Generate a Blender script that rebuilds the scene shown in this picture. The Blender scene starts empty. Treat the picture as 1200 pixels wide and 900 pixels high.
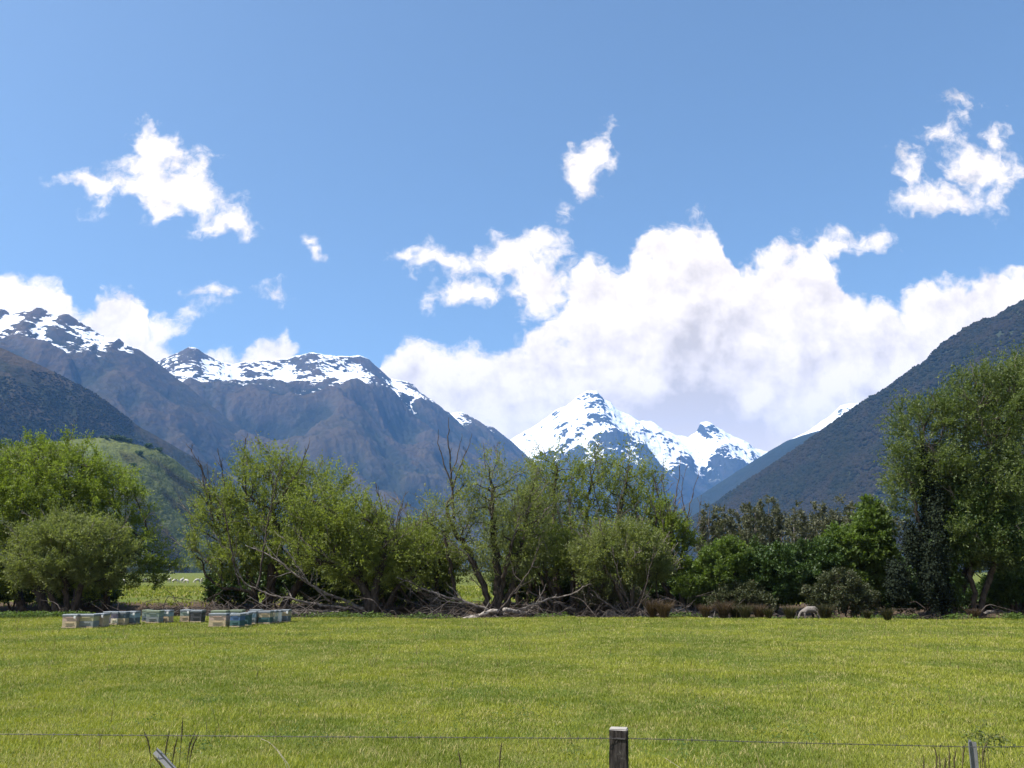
import bpy, bmesh, math, random
import numpy as np
from mathutils import Vector, Matrix, Quaternion

R = math.radians
SC = bpy.context.scene
COL = SC.collection

# ------------------------------------------------------------------ camera, sky, sun, exposure
CAM_Z = 2.0
PITCH = R(11.95)
F = 600 / math.tan(R(30))            # focal length in photo pixels (1200 wide, 60 degrees)
cam_d = bpy.data.cameras.new('camera')
cam_d.sensor_width = 36
cam_d.lens = 18 / math.tan(R(30))
cam_d.clip_start = 0.1
cam_d.clip_end = 80000
cam = bpy.data.objects.new('camera', cam_d)
cam.location = (0, 0, CAM_Z)
cam.rotation_euler = (R(90) + PITCH, 0, 0)
COL.objects.link(cam)
SC.camera = cam

SUN_AZ, SUN_EL = R(-108), R(57)        # clockwise from straight ahead, above the horizon
SUN_DIR = Vector((math.sin(SUN_AZ) * math.cos(SUN_EL), math.cos(SUN_AZ) * math.cos(SUN_EL), math.sin(SUN_EL)))
sl = bpy.data.lights.new('sun', 'SUN')
sl.energy = 5.0
sl.angle = R(0.53)
sl.color = (1.0, 0.955, 0.89)
so = bpy.data.objects.new('sun', sl)
so.rotation_euler = (-SUN_DIR).to_track_quat('-Z', 'Y').to_euler()
so.location = (-60, 10, 120)
COL.objects.link(so)

SKY_STRENGTH = 0.101
SC.view_settings.view_transform = 'Standard'
SC.view_settings.look = 'None'
SC.view_settings.gamma = 1
SC.view_settings.use_curve_mapping = False
SC.view_settings.exposure = 0.85
SC.render.engine = 'CYCLES'
cy = SC.cycles
cy.max_bounces = 7
cy.diffuse_bounces = 3
cy.glossy_bounces = 2
cy.transmission_bounces = 4
cy.volume_bounces = 1
cy.transparent_max_bounces = 8
cy.caustics_reflective = False
cy.caustics_refractive = False
cy.sample_clamp_indirect = 6
try:
    cy.use_denoising = True
    cy.denoiser = 'OPENIMAGEDENOISE'
except Exception:
    pass


def P(px, py, Y):
    """The point at distance Y in front of the viewer that lies towards a place in the photograph."""
    x = (px - 600) / F
    u = (450 - py) / F
    dy = math.cos(PITCH) - u * math.sin(PITCH)
    dz = math.sin(PITCH) + u * math.cos(PITCH)
    return Vector((x / dy * Y, Y, CAM_Z + dz / dy * Y))


# ------------------------------------------------------------------ node helper
class NT:
    def __init__(self, tree):
        self.t = tree
        self.n = tree.nodes
        self.l = tree.links

    def node(self, typ, **kw):
        nd = self.n.new(typ)
        for k, v in kw.items():
            setattr(nd, k, v)
        return nd

    def put(self, sock, v):
        if v is None:
            return
        if hasattr(v, 'is_linked') or isinstance(v, bpy.types.NodeSocket):
            self.l.new(v, sock)
        else:
            sock.default_value = v

    def math(self, op, a, b=None, c=None, clamp=False):
        nd = self.node('ShaderNodeMath', operation=op, use_clamp=clamp)
        self.put(nd.inputs[0], a)
        self.put(nd.inputs[1], b)
        if c is not None:
            self.put(nd.inputs[2], c)
        return nd.outputs[0]

    def vmath(self, op, a, b=None, scale=None):
        nd = self.node('ShaderNodeVectorMath', operation=op)
        self.put(nd.inputs[0], a)
        self.put(nd.inputs[1], b)
        if scale is not None:
            self.put(nd.inputs['Scale'], scale)
        return nd.outputs['Value'] if op in ('LENGTH', 'DOT_PRODUCT', 'DISTANCE') else nd.outputs[0]

    def mix(self, f, a, b, typ='MIX'):
        nd = self.node('ShaderNodeMix', data_type='RGBA', blend_type=typ)
        self.put(nd.inputs[0], f)
        self.put(nd.inputs[6], a)
        self.put(nd.inputs[7], b)
        return nd.outputs[2]

    def noise(self, vec, scale, detail=4, rough=0.55, dist=0, dims='3D', lac=2.0):
        nd = self.node('ShaderNodeTexNoise', noise_dimensions=dims)
        self.put(nd.inputs['Vector'], vec)
        nd.inputs['Scale'].default_value = scale
        nd.inputs['Detail'].default_value = detail
        nd.inputs['Roughness'].default_value = rough
        nd.inputs['Distortion'].default_value = dist
        nd.inputs['Lacunarity'].default_value = lac
        return nd.outputs[0]

    def step(self, v, a, b, lo=0.0, hi=1.0, smooth=True):
        nd = self.node('ShaderNodeMapRange', interpolation_type='SMOOTHSTEP' if smooth else 'LINEAR', clamp=True)
        self.put(nd.inputs['Value'], v)
        self.put(nd.inputs['From Min'], a)
        self.put(nd.inputs['From Max'], b)
        self.put(nd.inputs['To Min'], lo)
        self.put(nd.inputs['To Max'], hi)
        return nd.outputs[0]


def rgb(*c):
    return (c[0], c[1], c[2], 1.0)


def new_mat(name):
    m = bpy.data.materials.new(name)
    m.use_nodes = True
    m.node_tree.nodes.clear()
    nt = NT(m.node_tree)
    out = nt.node('ShaderNodeOutputMaterial')
    return m, nt, out


def principled(nt, col, rough=0.8, spec=0.2, metal=0.0, normal=None):
    b = nt.node('ShaderNodeBsdfPrincipled')
    nt.put(b.inputs['Base Color'], col)
    nt.put(b.inputs['Roughness'], rough)
    nt.put(b.inputs['Metallic'], metal)
    nt.put(b.inputs['Specular IOR Level'], spec)
    if normal is not None:
        nt.l.new(normal, b.inputs['Normal'])
    return b


def bump(nt, h, strength=0.5, dist=0.02):
    b = nt.node('ShaderNodeBump')
    b.inputs['Strength'].default_value = strength
    b.inputs['Distance'].default_value = dist
    nt.l.new(h, b.inputs['Height'])
    return b.outputs[0]


# ------------------------------------------------------------------ sky with clouds (world)
world = bpy.data.worlds.new('World')
SC.world = world
world.use_nodes = True
wt = world.node_tree
wt.nodes.clear()
W = NT(wt)
wout = W.node('ShaderNodeOutputWorld')
bg = W.node('ShaderNodeBackground')
wt.links.new(bg.outputs[0], wout.inputs[0])
sky = W.node('ShaderNodeTexSky', sky_type='NISHITA')
sky.sun_disc = False
sky.sun_elevation = SUN_EL
sky.sun_rotation = SUN_AZ
sky.altitude = 300
sky.air_density = 1.0
sky.dust_density = 2.2
sky.ozone_density = 1.6

tc = W.node('ShaderNodeTexCoord')
sep = W.node('ShaderNodeSeparateXYZ')
wt.links.new(tc.outputs['Generated'], sep.inputs[0])
ysafe = W.math('MAXIMUM', W.math('ABSOLUTE', sep.outputs[1]), 0.08)
gx = W.math('DIVIDE', sep.outputs[0], ysafe)
gz = W.math('DIVIDE', sep.outputs[2], ysafe)
comb = W.node('ShaderNodeCombineXYZ')
wt.links.new(gx, comb.inputs[0])
wt.links.new(gz, comb.inputs[1])
g = comb.outputs[0]


def dirxz(px, py):
    p = P(px, py, 1.0)
    return p.x, p.z - CAM_Z


# domain warp, so that outlines curl
warp = W.node('ShaderNodeTexNoise', noise_dimensions='2D')
wt.links.new(g, warp.inputs['Vector'])
warp.inputs['Scale'].default_value = 22
warp.inputs['Detail'].default_value = 3
gw = W.vmath('ADD', g, W.vmath('MULTIPLY', W.vmath('SUBTRACT', warp.outputs['Color'], (0.5, 0.5, 0.5)), (0.045, 0.045, 0)))

# the bank of cloud lying behind the mountains: its upper edge as height over azimuth
BANK = [(-600, 430), (-200, 330), (0, 319), (30, 324), (58, 322), (75, 342), (98, 366), (118, 347), (145, 336), (165, 348), (172, 380), (195, 404),
        (240, 410), (280, 402), (310, 386), (340, 388), (353, 405), (362, 440), (385, 560), (425, 560), (440, 415), (455, 398), (475, 392), (500, 402),
        (540, 400), (580, 408), (612, 402), (630, 380), (650, 345), (680, 318), (710, 312), (735, 290), (765, 268), (800, 254), (830, 258),
        (850, 276), (868, 312), (885, 300), (915, 285), (950, 275), (975, 300), (1000, 342), (1030, 350), (1055, 346), (1085, 330), (1110, 318),
        (1130, 326), (1150, 312), (1175, 320), (1200, 312), (1300, 300), (1500, 380), (1900, 470)]
bx = [dirxz(a, b) for a, b in BANK]
x0, x1 = bx[0][0], bx[-1][0]
zmax = 0.5
fc = W.node('ShaderNodeFloatCurve')
cur = fc.mapping.curves[0]
while len(cur.points) < len(bx):
    cur.points.new(0.5, 0.5)
for i, (a, b) in enumerate(bx):
    cur.points[i].location = ((a - x0) / (x1 - x0), max(0.0, min(1.0, b / zmax)))
    cur.points[i].handle_type = 'VECTOR' if i in (0, len(bx) - 1) else 'AUTO_CLAMPED'
fc.mapping.update()
sw = W.node('ShaderNodeSeparateXYZ')
wt.links.new(gw, sw.inputs[0])
wt.links.new(W.step(sw.outputs[0], x0, x1, smooth=False), fc.inputs['Value'])
edge = W.math('MULTIPLY', fc.outputs[0], zmax)
below = W.math('SUBTRACT', edge, sw.outputs[1])                 # distance under the upper edge
mask = W.math('MINIMUM', W.math('DIVIDE', below, 0.030), 1.0)

# (px, py, rx, ry, tilt, weight): loose clouds and lobes that hang out of the bank
PUFFS = [(600, 300, 72, 26, 8, 1), (545, 345, 50, 20, 3, .9), (520, 305, 45, 14, 12, .55), (640, 335, 50, 40, 0, 1), (650, 298, 22, 16, 30, .6),
         (985, 288, 52, 17, 10, .85), (700, 340, 60, 45, 0, 1),
         (200, 178, 56, 22, -28, .95), (165, 195, 34, 18, 10, .7), (190, 240, 50, 16, -18, .7), (150, 215, 60, 22, 5, .8), (215, 225, 62, 28, -24, 1), (252, 258, 44, 20, -12, .9), (100, 216, 52, 13, 8, .85), (115, 238, 36, 11, 4, .6),
         (362, 285, 14, 12, -40, .8), (372, 296, 14, 9, 10, .7), (700, 180, 34, 20, 38, .8), (682, 212, 26, 34, 12, .75), (662, 243, 12, 18, -20, .3),
         (1110, 150, 26, 34, 8, .55), (1105, 235, 62, 22, 3, .95), (1145, 200, 42, 30, -12, .75), (1075, 205, 24, 24, 30, .5), (1172, 190, 14, 40, -6, .28),
         (248, 346, 34, 9, 6, .42), (225, 372, 40, 12, 22, .35), (322, 345, 18, 7, 0, .3), (480, 298, 24, 10, 10, .4), (190, 385, 34, 18, 15, .55)]
for (px, py, rx, ry, tilt, wgt) in PUFFS:
    cx, cz = dirxz(px, py)
    dyv = math.cos(PITCH) - (450 - py) / F * math.sin(PITCH)
    mp = W.node('ShaderNodeMapping', vector_type='TEXTURE')
    wt.links.new(gw, mp.inputs[0])
    mp.inputs['Location'].default_value = (cx, cz, 0)
    mp.inputs['Rotation'].default_value = (0, 0, R(tilt))
    mp.inputs['Scale'].default_value = (rx / F / dyv * 1.42, ry / F / dyv / dyv * 1.42, 1)
    r = W.vmath('LENGTH', mp.outputs[0])
    v = W.math('MULTIPLY_ADD', r, -1.25 * wgt, 1.0 * wgt)
    nd = W.node('ShaderNodeMath', operation='SMOOTH_MAX')
    wt.links.new(mask, nd.inputs[0])
    wt.links.new(v, nd.inputs[1])
    nd.inputs[2].default_value = 0.15
    mask = nd.outputs[0]

n_big = W.noise(g, 26, 9, 0.60, 0.0, '2D')
n_wisp = W.noise(W.vmath('MULTIPLY', gw, (1.0, 1.4, 1)), 75, 6, 0.62, 0.6, '2D')
dens = W.math('ADD', mask, W.math('MULTIPLY', W.math('SUBTRACT', n_big, 0.5), 1.35))
dens = W.math('ADD', dens, W.math('MULTIPLY', W.math('SUBTRACT', n_wisp, 0.5), 0.55))
vor = W.node('ShaderNodeTexVoronoi', voronoi_dimensions='2D', feature='SMOOTH_F1')
wt.links.new(W.vmath('ADD', gw, (4.1, 2.3, 0)), vor.inputs['Vector'])
vor.inputs['Scale'].default_value = 15
vor.inputs['Detail'].default_value = 3
vor.inputs['Roughness'].default_value = 0.45
vor.inputs['Smoothness'].default_value = 0.35
billow = vor.outputs['Distance']
dens = W.math('ADD', dens, W.math('MULTIPLY', W.math('SUBTRACT', 0.47, billow), 0.6))
alpha = W.step(dens, -0.16, 0.52)
# light comes from the upper left: compare billows with the ones nearer the sun
LS = (-0.020, 0.028, 0)
n_a = W.noise(g, 15, 7, 0.56, 0.25, '2D')
n_b = W.noise(W.vmath('ADD', g, LS), 15, 7, 0.56, 0.25, '2D')
relief = W.math('SUBTRACT', n_b, n_a)
relief2 = W.math('SUBTRACT', W.noise(W.vmath('ADD', g, (LS[0] * .45, LS[1] * .45, 0)), 26, 9, 0.60, 0.0, '2D'), n_big)
deep = W.step(W.math('MINIMUM', W.math('DIVIDE', below, 0.16), 1.0), 0.1, 1.0)
lowf = W.noise(W.vmath('ADD', W.vmath('MULTIPLY', g, (1.0, 1.5, 1)), (3.37, 1.9, 0)), 4.6, 5, 0.5, 0.3, '2D')
shade = W.math('ADD', W.math('ADD', W.math('MULTIPLY', relief, 1.5), W.math('MULTIPLY', relief2, 1.2)), W.math('MULTIPLY', deep, W.step(lowf, 0.40, 0.68, 0.0, 0.95)))
shade = W.math('ADD', shade, W.step(dens, 0.9, 2.0, 0.0, 0.10))
shade = W.math('ADD', shade, W.math('MULTIPLY', W.step(dens, 0.5, 1.2), W.step(billow, 0.36, 0.62, 0.0, 0.30)))
shade = W.math('ADD', shade, W.math('MULTIPLY', deep, 0.10), clamp=True)
shade = W.math('MULTIPLY', shade, W.step(gz, 0.11, 0.21, 0.45, 1.0))
ccol = W.mix(shade, rgb(0.84, 0.745, 0.65), rgb(0.49, 0.425, 0.36))
skyc = W.vmath('MULTIPLY', sky.outputs[0], (SKY_STRENGTH * 0.88, SKY_STRENGTH * 0.99, SKY_STRENGTH * 1.0))
# thin cloud veil lifts the blue a little towards the cloud bank
final = W.mix(alpha, skyc, ccol)
wt.links.new(final, bg.inputs['Color'])
bg.inputs['Strength'].default_value = 1.0
world.cycles.sampling_method = 'MANUAL'
world.cycles.sample_map_resolution = 512


# ------------------------------------------------------------------ object helpers
def tag(o, label=None, cat=None, group=None, kind=None):
    if label:
        o['label'] = label
    if cat:
        o['category'] = cat
    if group:
        o['group'] = group
    if kind:
        o['kind'] = kind
    return o


def empty(name, loc=(0, 0, 0), rz=0.0):
    o = bpy.data.objects.new(name, None)
    o.empty_display_size = 0.2
    COL.objects.link(o)
    o.location = loc
    o.rotation_euler = (0, 0, rz)
    return o


def mesh_np(name, verts, faces, mat, parent=None, smooth=False, attrs=None, mats=None, midx=None):
    """One mesh object out of numpy arrays; faces is (n,3) or (n,4), or a list of such arrays."""
    me = bpy.data.meshes.new(name)
    verts = np.asarray(verts, np.float32).reshape(-1, 3)
    fl = faces if isinstance(faces, list) else [faces]
    fl = [np.asarray(f, np.int32) for f in fl if len(f)]
    me.vertices.add(len(verts))
    me.vertices.foreach_set('co', verts.ravel())
    loops = np.concatenate([f.ravel() for f in fl])
    sizes = np.concatenate([np.full(len(f), f.shape[1], np.int32) for f in fl])
    starts = np.concatenate([[0], np.cumsum(sizes)[:-1]]).astype(np.int32)
    me.loops.add(len(loops))
    me.loops.foreach_set('vertex_index', loops)
    me.polygons.add(len(sizes))
    me.polygons.foreach_set('loop_start', starts)
    me.polygons.foreach_set('loop_total', sizes)
    if smooth:
        me.polygons.foreach_set('use_smooth', np.ones(len(sizes), bool))
    for mm in (mats or [mat]):
        me.materials.append(mm)
    if midx is not None:
        me.polygons.foreach_set('material_index', np.asarray(midx, np.int32))
    if attrs:
        for k, v in attrs.items():
            a = me.attributes.new(k, 'FLOAT', 'POINT')
            a.data.foreach_set('value', np.asarray(v, np.float32))
    me.update(calc_edges=True)
    me.validate()
    o = bpy.data.objects.new(name, me)
    COL.objects.link(o)
    if parent is not None:
        o.parent = parent
    return o


def bm_obj(name, bm, mat, parent=None, smooth=False):
    me = bpy.data.meshes.new(name)
    bmesh.ops.recalc_face_normals(bm, faces=bm.faces)
    if smooth:
        for f in bm.faces:
            f.smooth = True
    bm.to_mesh(me)
    bm.free()
    for mm in (mat if isinstance(mat, list) else [mat]):
        me.materials.append(mm)
    o = bpy.data.objects.new(name, me)
    COL.objects.link(o)
    if parent is not None:
        o.parent = parent
    return o


# ------------------------------------------------------------------ numpy noise
def _hash(ix, iy, seed):
    h = (ix.astype(np.int64) * 374761393 + iy.astype(np.int64) * 668265263 + seed * 982451653) & 0xFFFFFFFF
    h = ((h ^ (h >> 13)) * 1274126177) & 0xFFFFFFFF
    return (h ^ (h >> 16)) & 0xFFFFFFFF


def perlin(x, y, seed=0):
    ix, iy = np.floor(x), np.floor(y)
    fx, fy = x - ix, y - iy
    u, v = fx * fx * fx * (fx * (fx * 6 - 15) + 10), fy * fy * fy * (fy * (fy * 6 - 15) + 10)

    def gr(dx, dy):
        a = _hash(ix + dx, iy + dy, seed) / 4294967296.0 * 2 * np.pi
        return np.cos(a) * (fx - dx) + np.sin(a) * (fy - dy)
    a = gr(0, 0) * (1 - u) + gr(1, 0) * u
    b = gr(0, 1) * (1 - u) + gr(1, 1) * u
    return (a * (1 - v) + b * v) * 1.41


def fbm(x, y, octs=5, seed=0, gain=0.5, ridged=False):
    s, amp, tot = 0, 1.0, 0
    for k in range(octs):
        n = perlin(x * 2 ** k + 17.3 * k, y * 2 ** k - 9.1 * k, seed + k)
        if ridged:
            n = 1 - 2 * np.abs(n)
        s = s + n * amp
        tot += amp
        amp *= gain
    return s / tot


# ------------------------------------------------------------------ ground
FIELD_END = 40.5


def bank_line(x):
    return FIELD_END + 0.5 * np.sin(x * 0.31) + 0.35 * np.sin(x * 0.83 + 1.2) - 0.022 * x


def ground_z(x, y):
    x = np.asarray(x, float)
    y = np.asarray(y, float)
    z = 0.05 * perlin(x * 0.13, y * 0.13, 3) + 0.035 * perlin(x * 0.6, y * 0.6, 4)
    near = np.clip((60 - np.abs(y)) / 30, 0, 1) * np.clip((120 - np.abs(x)) / 40, 0, 1)
    e = y - bank_line(x)
    dip = np.clip((e + 0.3) / 2.5, 0, 1) * np.clip((19 - e) / 6.0, 0, 1)
    dip = dip * dip * (3 - 2 * dip)
    z = z * near - 0.38 * dip * (1 + 0.4 * perlin(x * .35, y * .35, 8))
    rise = np.clip((e - 11.5) / 3.0, 0, 1)
    rise = rise * rise * (3 - 2 * rise)
    return z + 0.42 * rise


def graded(a, lo, hi, fine, ratio):
    pts = list(np.arange(-a, a + 1e-6, fine))
    s = fine
    p = pts[-1]
    while p < hi:
        s *= ratio
        p += s
        pts.append(p)
    s = fine
    p = pts[0]
    pre = []
    while p > lo:
        s *= ratio
        p -= s
        pre.append(p)
    return np.array(pre[::-1] + pts)


m_ground, nt, out = new_mat('meadow_ground')
geo = nt.node('ShaderNodeNewGeometry')
pos = geo.outputs['Position']
n1 = nt.noise(pos, 0.35, 5, 0.6)
n2 = nt.noise(pos, 3.2, 5, 0.65)
n3 = nt.noise(pos, 28, 3, 0.6)
gcol = nt.mix(nt.step(n1, 0.36, 0.64), rgb(0.075, 0.105, 0.018), rgb(0.125, 0.13, 0.03))
gcol = nt.mix(nt.step(n2, 0.52, 0.72, 0, .6), gcol, rgb(0.19, 0.165, 0.06))
gcol = nt.mix(nt.step(n3, 0.5, 0.7, 0, .5), gcol, rgb(0.06, 0.095, 0.015))
at = nt.node('ShaderNodeAttribute', attribute_name='soil')
soilc = nt.mix(nt.noise(pos, 2.2, 6, 0.65), rgb(0.035, 0.024, 0.016), rgb(0.12, 0.085, 0.055))
soil = nt.step(nt.math('ADD', at.outputs['Fac'], nt.math('MULTIPLY', nt.math('SUBTRACT', n2, 0.5), 0.9)), 0.35, 0.6)
gcol = nt.mix(soil, gcol, soilc)
b = principled(nt, gcol, 0.95, 0.1, normal=bump(nt, n3, 0.6, 0.05))
nt.l.new(b.outputs[0], out.inputs[0])

gxv = graded(45, -13500, 13500, 0.6, 1.16)
gyv = np.concatenate([[-1800, -900, -400, -180, -80, -40, -20], np.arange(-10, 75, 0.5), 75 + np.cumsum(0.5 * 1.13 ** np.arange(1, 62))])
gyv = gyv[gyv < 12500]
GX, GY = np.meshgrid(gxv, gyv, indexing='ij')
GZ = ground_z(GX, GY)
E = GY - bank_line(GX)
soil_a = np.clip((E + 0.6) / 1.2, 0, 1) * np.clip((16.5 - E) / 2.5, 0, 1)
nu, nv = GX.shape
ii = (np.arange(nu - 1)[:, None] * nv + np.arange(nv - 1)[None, :]).ravel()
gf = np.stack([ii, ii + nv, ii + nv + 1, ii + 1], 1)
o = mesh_np('ground', np.stack([GX, GY, GZ], -1), gf, m_ground, smooth=True, attrs={'soil': soil_a.ravel()})
tag(o, kind='structure')


# ------------------------------------------------------------------ mountains
def mountain_mat(name, snow_line=None, low=((0.046, 0.033, 0.021), (0.033, 0.032, 0.018)), rock=(0.066, 0.062, 0.064), rockiness=0.5, dark=None, snow_w=170, snow_face=0.74, cap=.8, gully=.8):
    m, nt, out = new_mat(name)
    geo = nt.node('ShaderNodeNewGeometry')
    pos = geo.outputs['Position']
    s = nt.node('ShaderNodeSeparateXYZ')
    nt.l.new(pos, s.inputs[0])
    sn = nt.node('ShaderNodeSeparateXYZ')
    nt.l.new(geo.outputs['Normal'], sn.inputs[0])
    na = nt.noise(pos, 0.0035, 6, 0.6)
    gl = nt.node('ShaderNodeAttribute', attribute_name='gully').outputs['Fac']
    nb = nt.noise(pos, 0.02, 6, 0.65)
    nc = nt.noise(nt.vmath('MULTIPLY', pos, (1, 1, 2.2)), 0.011, 7, 0.68, 0.4)
    col = nt.mix(nt.step(na, 0.4, 0.62), rgb(*low[0]), rgb(*low[1]))
    col = nt.mix(nt.step(nb, 0.42, 0.7, 0, 0.6), col, rgb(*[c * 0.5 for c in low[1]]))
    rk = nt.math('ADD', nt.math('MULTIPLY', nt.math('SUBTRACT', 0.86, sn.outputs[2]), 2.2), nt.math('MULTIPLY', nt.math('SUBTRACT', nc, 0.5), 2.4))
    rk = nt.step(rk, 0.05, 0.7, 0, rockiness)
    rcol = nt.mix(nb, rgb(*[c * 0.55 for c in rock]), rgb(*[c * 1.35 for c in rock]))
    col = nt.mix(rk, col, rcol)
    if dark:
        col = nt.mix(nt.step(nt.math('ADD', nb, nt.math('MULTIPLY', na, .6)), 0.72, 0.95, 0, .85), col, rgb(*dark))
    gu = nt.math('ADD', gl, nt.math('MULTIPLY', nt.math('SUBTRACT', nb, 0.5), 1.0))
    col = nt.mix(nt.step(gu, -0.05, 0.55, 0, gully), col, rgb(0.017, 0.022, 0.016))  # dark shrub colour in the gullies, also painting in the shade of the relief
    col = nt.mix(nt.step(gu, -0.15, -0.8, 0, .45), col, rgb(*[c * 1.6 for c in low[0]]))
    rough = 0.9
    if snow_line:
        h = nt.math('DIVIDE', nt.math('SUBTRACT', s.outputs[2], snow_line), snow_w)
        nd_ = nt.noise(nt.vmath('MULTIPLY', pos, (1, 1, .28)), 0.026, 7, 0.66, 0.4)
        k = nt.math('ADD', h, nt.math('MULTIPLY', nt.math('SUBTRACT', nd_, 0.5), 5.0))
        k = nt.math('ADD', nt.math('MINIMUM', h, cap), nt.math('MULTIPLY', nt.math('SUBTRACT', nd_, 0.5), 2.6))
        k = nt.math('ADD', k, nt.math('MULTIPLY', gl, 1.1))
        k = nt.math('ADD', k, nt.math('MULTIPLY', nt.math('SUBTRACT', sn.outputs[2], snow_face), 6.0))
        k = nt.math('ADD', k, nt.math('MULTIPLY', nt.math('SUBTRACT', nc, 0.5), 2.2))
        k = nt.step(k, -0.05, 0.25)
        gate = nt.step(h, -1.6, 0.2)
        col = nt.mix(nt.math('MULTIPLY', k, gate), col, rgb(0.86, 0.88, 0.92))
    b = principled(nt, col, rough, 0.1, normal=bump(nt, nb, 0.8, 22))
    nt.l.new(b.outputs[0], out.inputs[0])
    return m


def erode(z, du, dv, iters, K):
    nu, nv = z.shape
    idx = np.arange(nu * nv).reshape(nu, nv)
    dirs = [(1, 0), (-1, 0), (0, 1), (0, -1), (1, 1), (1, -1), (-1, 1), (-1, -1)]
    for it in range(iters):
        best = np.full((nu, nv), 1e-9)
        rec = idx.copy()
        drop = np.zeros((nu, nv))
        for (a, b_) in dirs:
            d = math.hypot(a * du, b_ * dv)
            src = (slice(max(0, -a), nu - max(0, a)), slice(max(0, -b_), nv - max(0, b_)))
            dst = (slice(max(0, a), nu - max(0, -a)), slice(max(0, b_), nv - max(0, -b_)))
            dz = z[src] - z[dst]
            sl_ = dz / d
            better = sl_ > best[src]
            bb = best[src]
            bb[better] = sl_[better]
            best[src] = bb
            rr = rec[src]
            rr[better] = idx[dst][better]
            rec[src] = rr
            dd = drop[src]
            dd[better] = dz[better]
            drop[src] = dd
        r = rec.ravel().copy()
        acc = np.ones(nu * nv)
        ptr = r.copy()
        me_ = np.arange(nu * nv)
        for k in range(11):
            act = ptr != me_
            add = np.bincount(ptr[act], weights=acc[act], minlength=nu * nv)
            root = r == me_
            nptr = ptr[ptr]
            # once a pointer has reached a root it must stop donating
            done = (r[ptr] == ptr)
            acc = acc + add
            nptr = np.where(done, me_, nptr)
            ptr = nptr
        A = acc.reshape(nu, nv) * du * dv
        S = np.where(best > 1e-8, best, 0)
        dz = np.minimum(K * np.sqrt(A) * S, 0.45 * drop)
        z = z - dz
        zp = np.pad(z, 1, mode='edge')
        z = z + 0.035 * (zp[2:, 1:-1] + zp[:-2, 1:-1] + zp[1:-1, 2:] + zp[1:-1, :-2] - 4 * z)
    return z


def up2(a, f):
    """bilinear upsampling of a grid by the factor f"""
    nu, nv = a.shape
    ui = np.linspace(0, nu - 1, (nu - 1) * f + 1)
    vi = np.linspace(0, nv - 1, (nv - 1) * f + 1)
    i0 = np.minimum(ui.astype(int), nu - 2)
    j0 = np.minimum(vi.astype(int), nv - 2)
    fu = (ui - i0)[:, None]
    fv = (vi - j0)[None, :]
    A = a[i0][:, j0]
    B = a[i0 + 1][:, j0]
    C_ = a[i0][:, j0 + 1]
    D = a[i0 + 1][:, j0 + 1]
    return A * (1 - fu) * (1 - fv) + B * fu * (1 - fv) + C_ * (1 - fu) * fv + D * fu * fv


RANGES = {}


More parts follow.
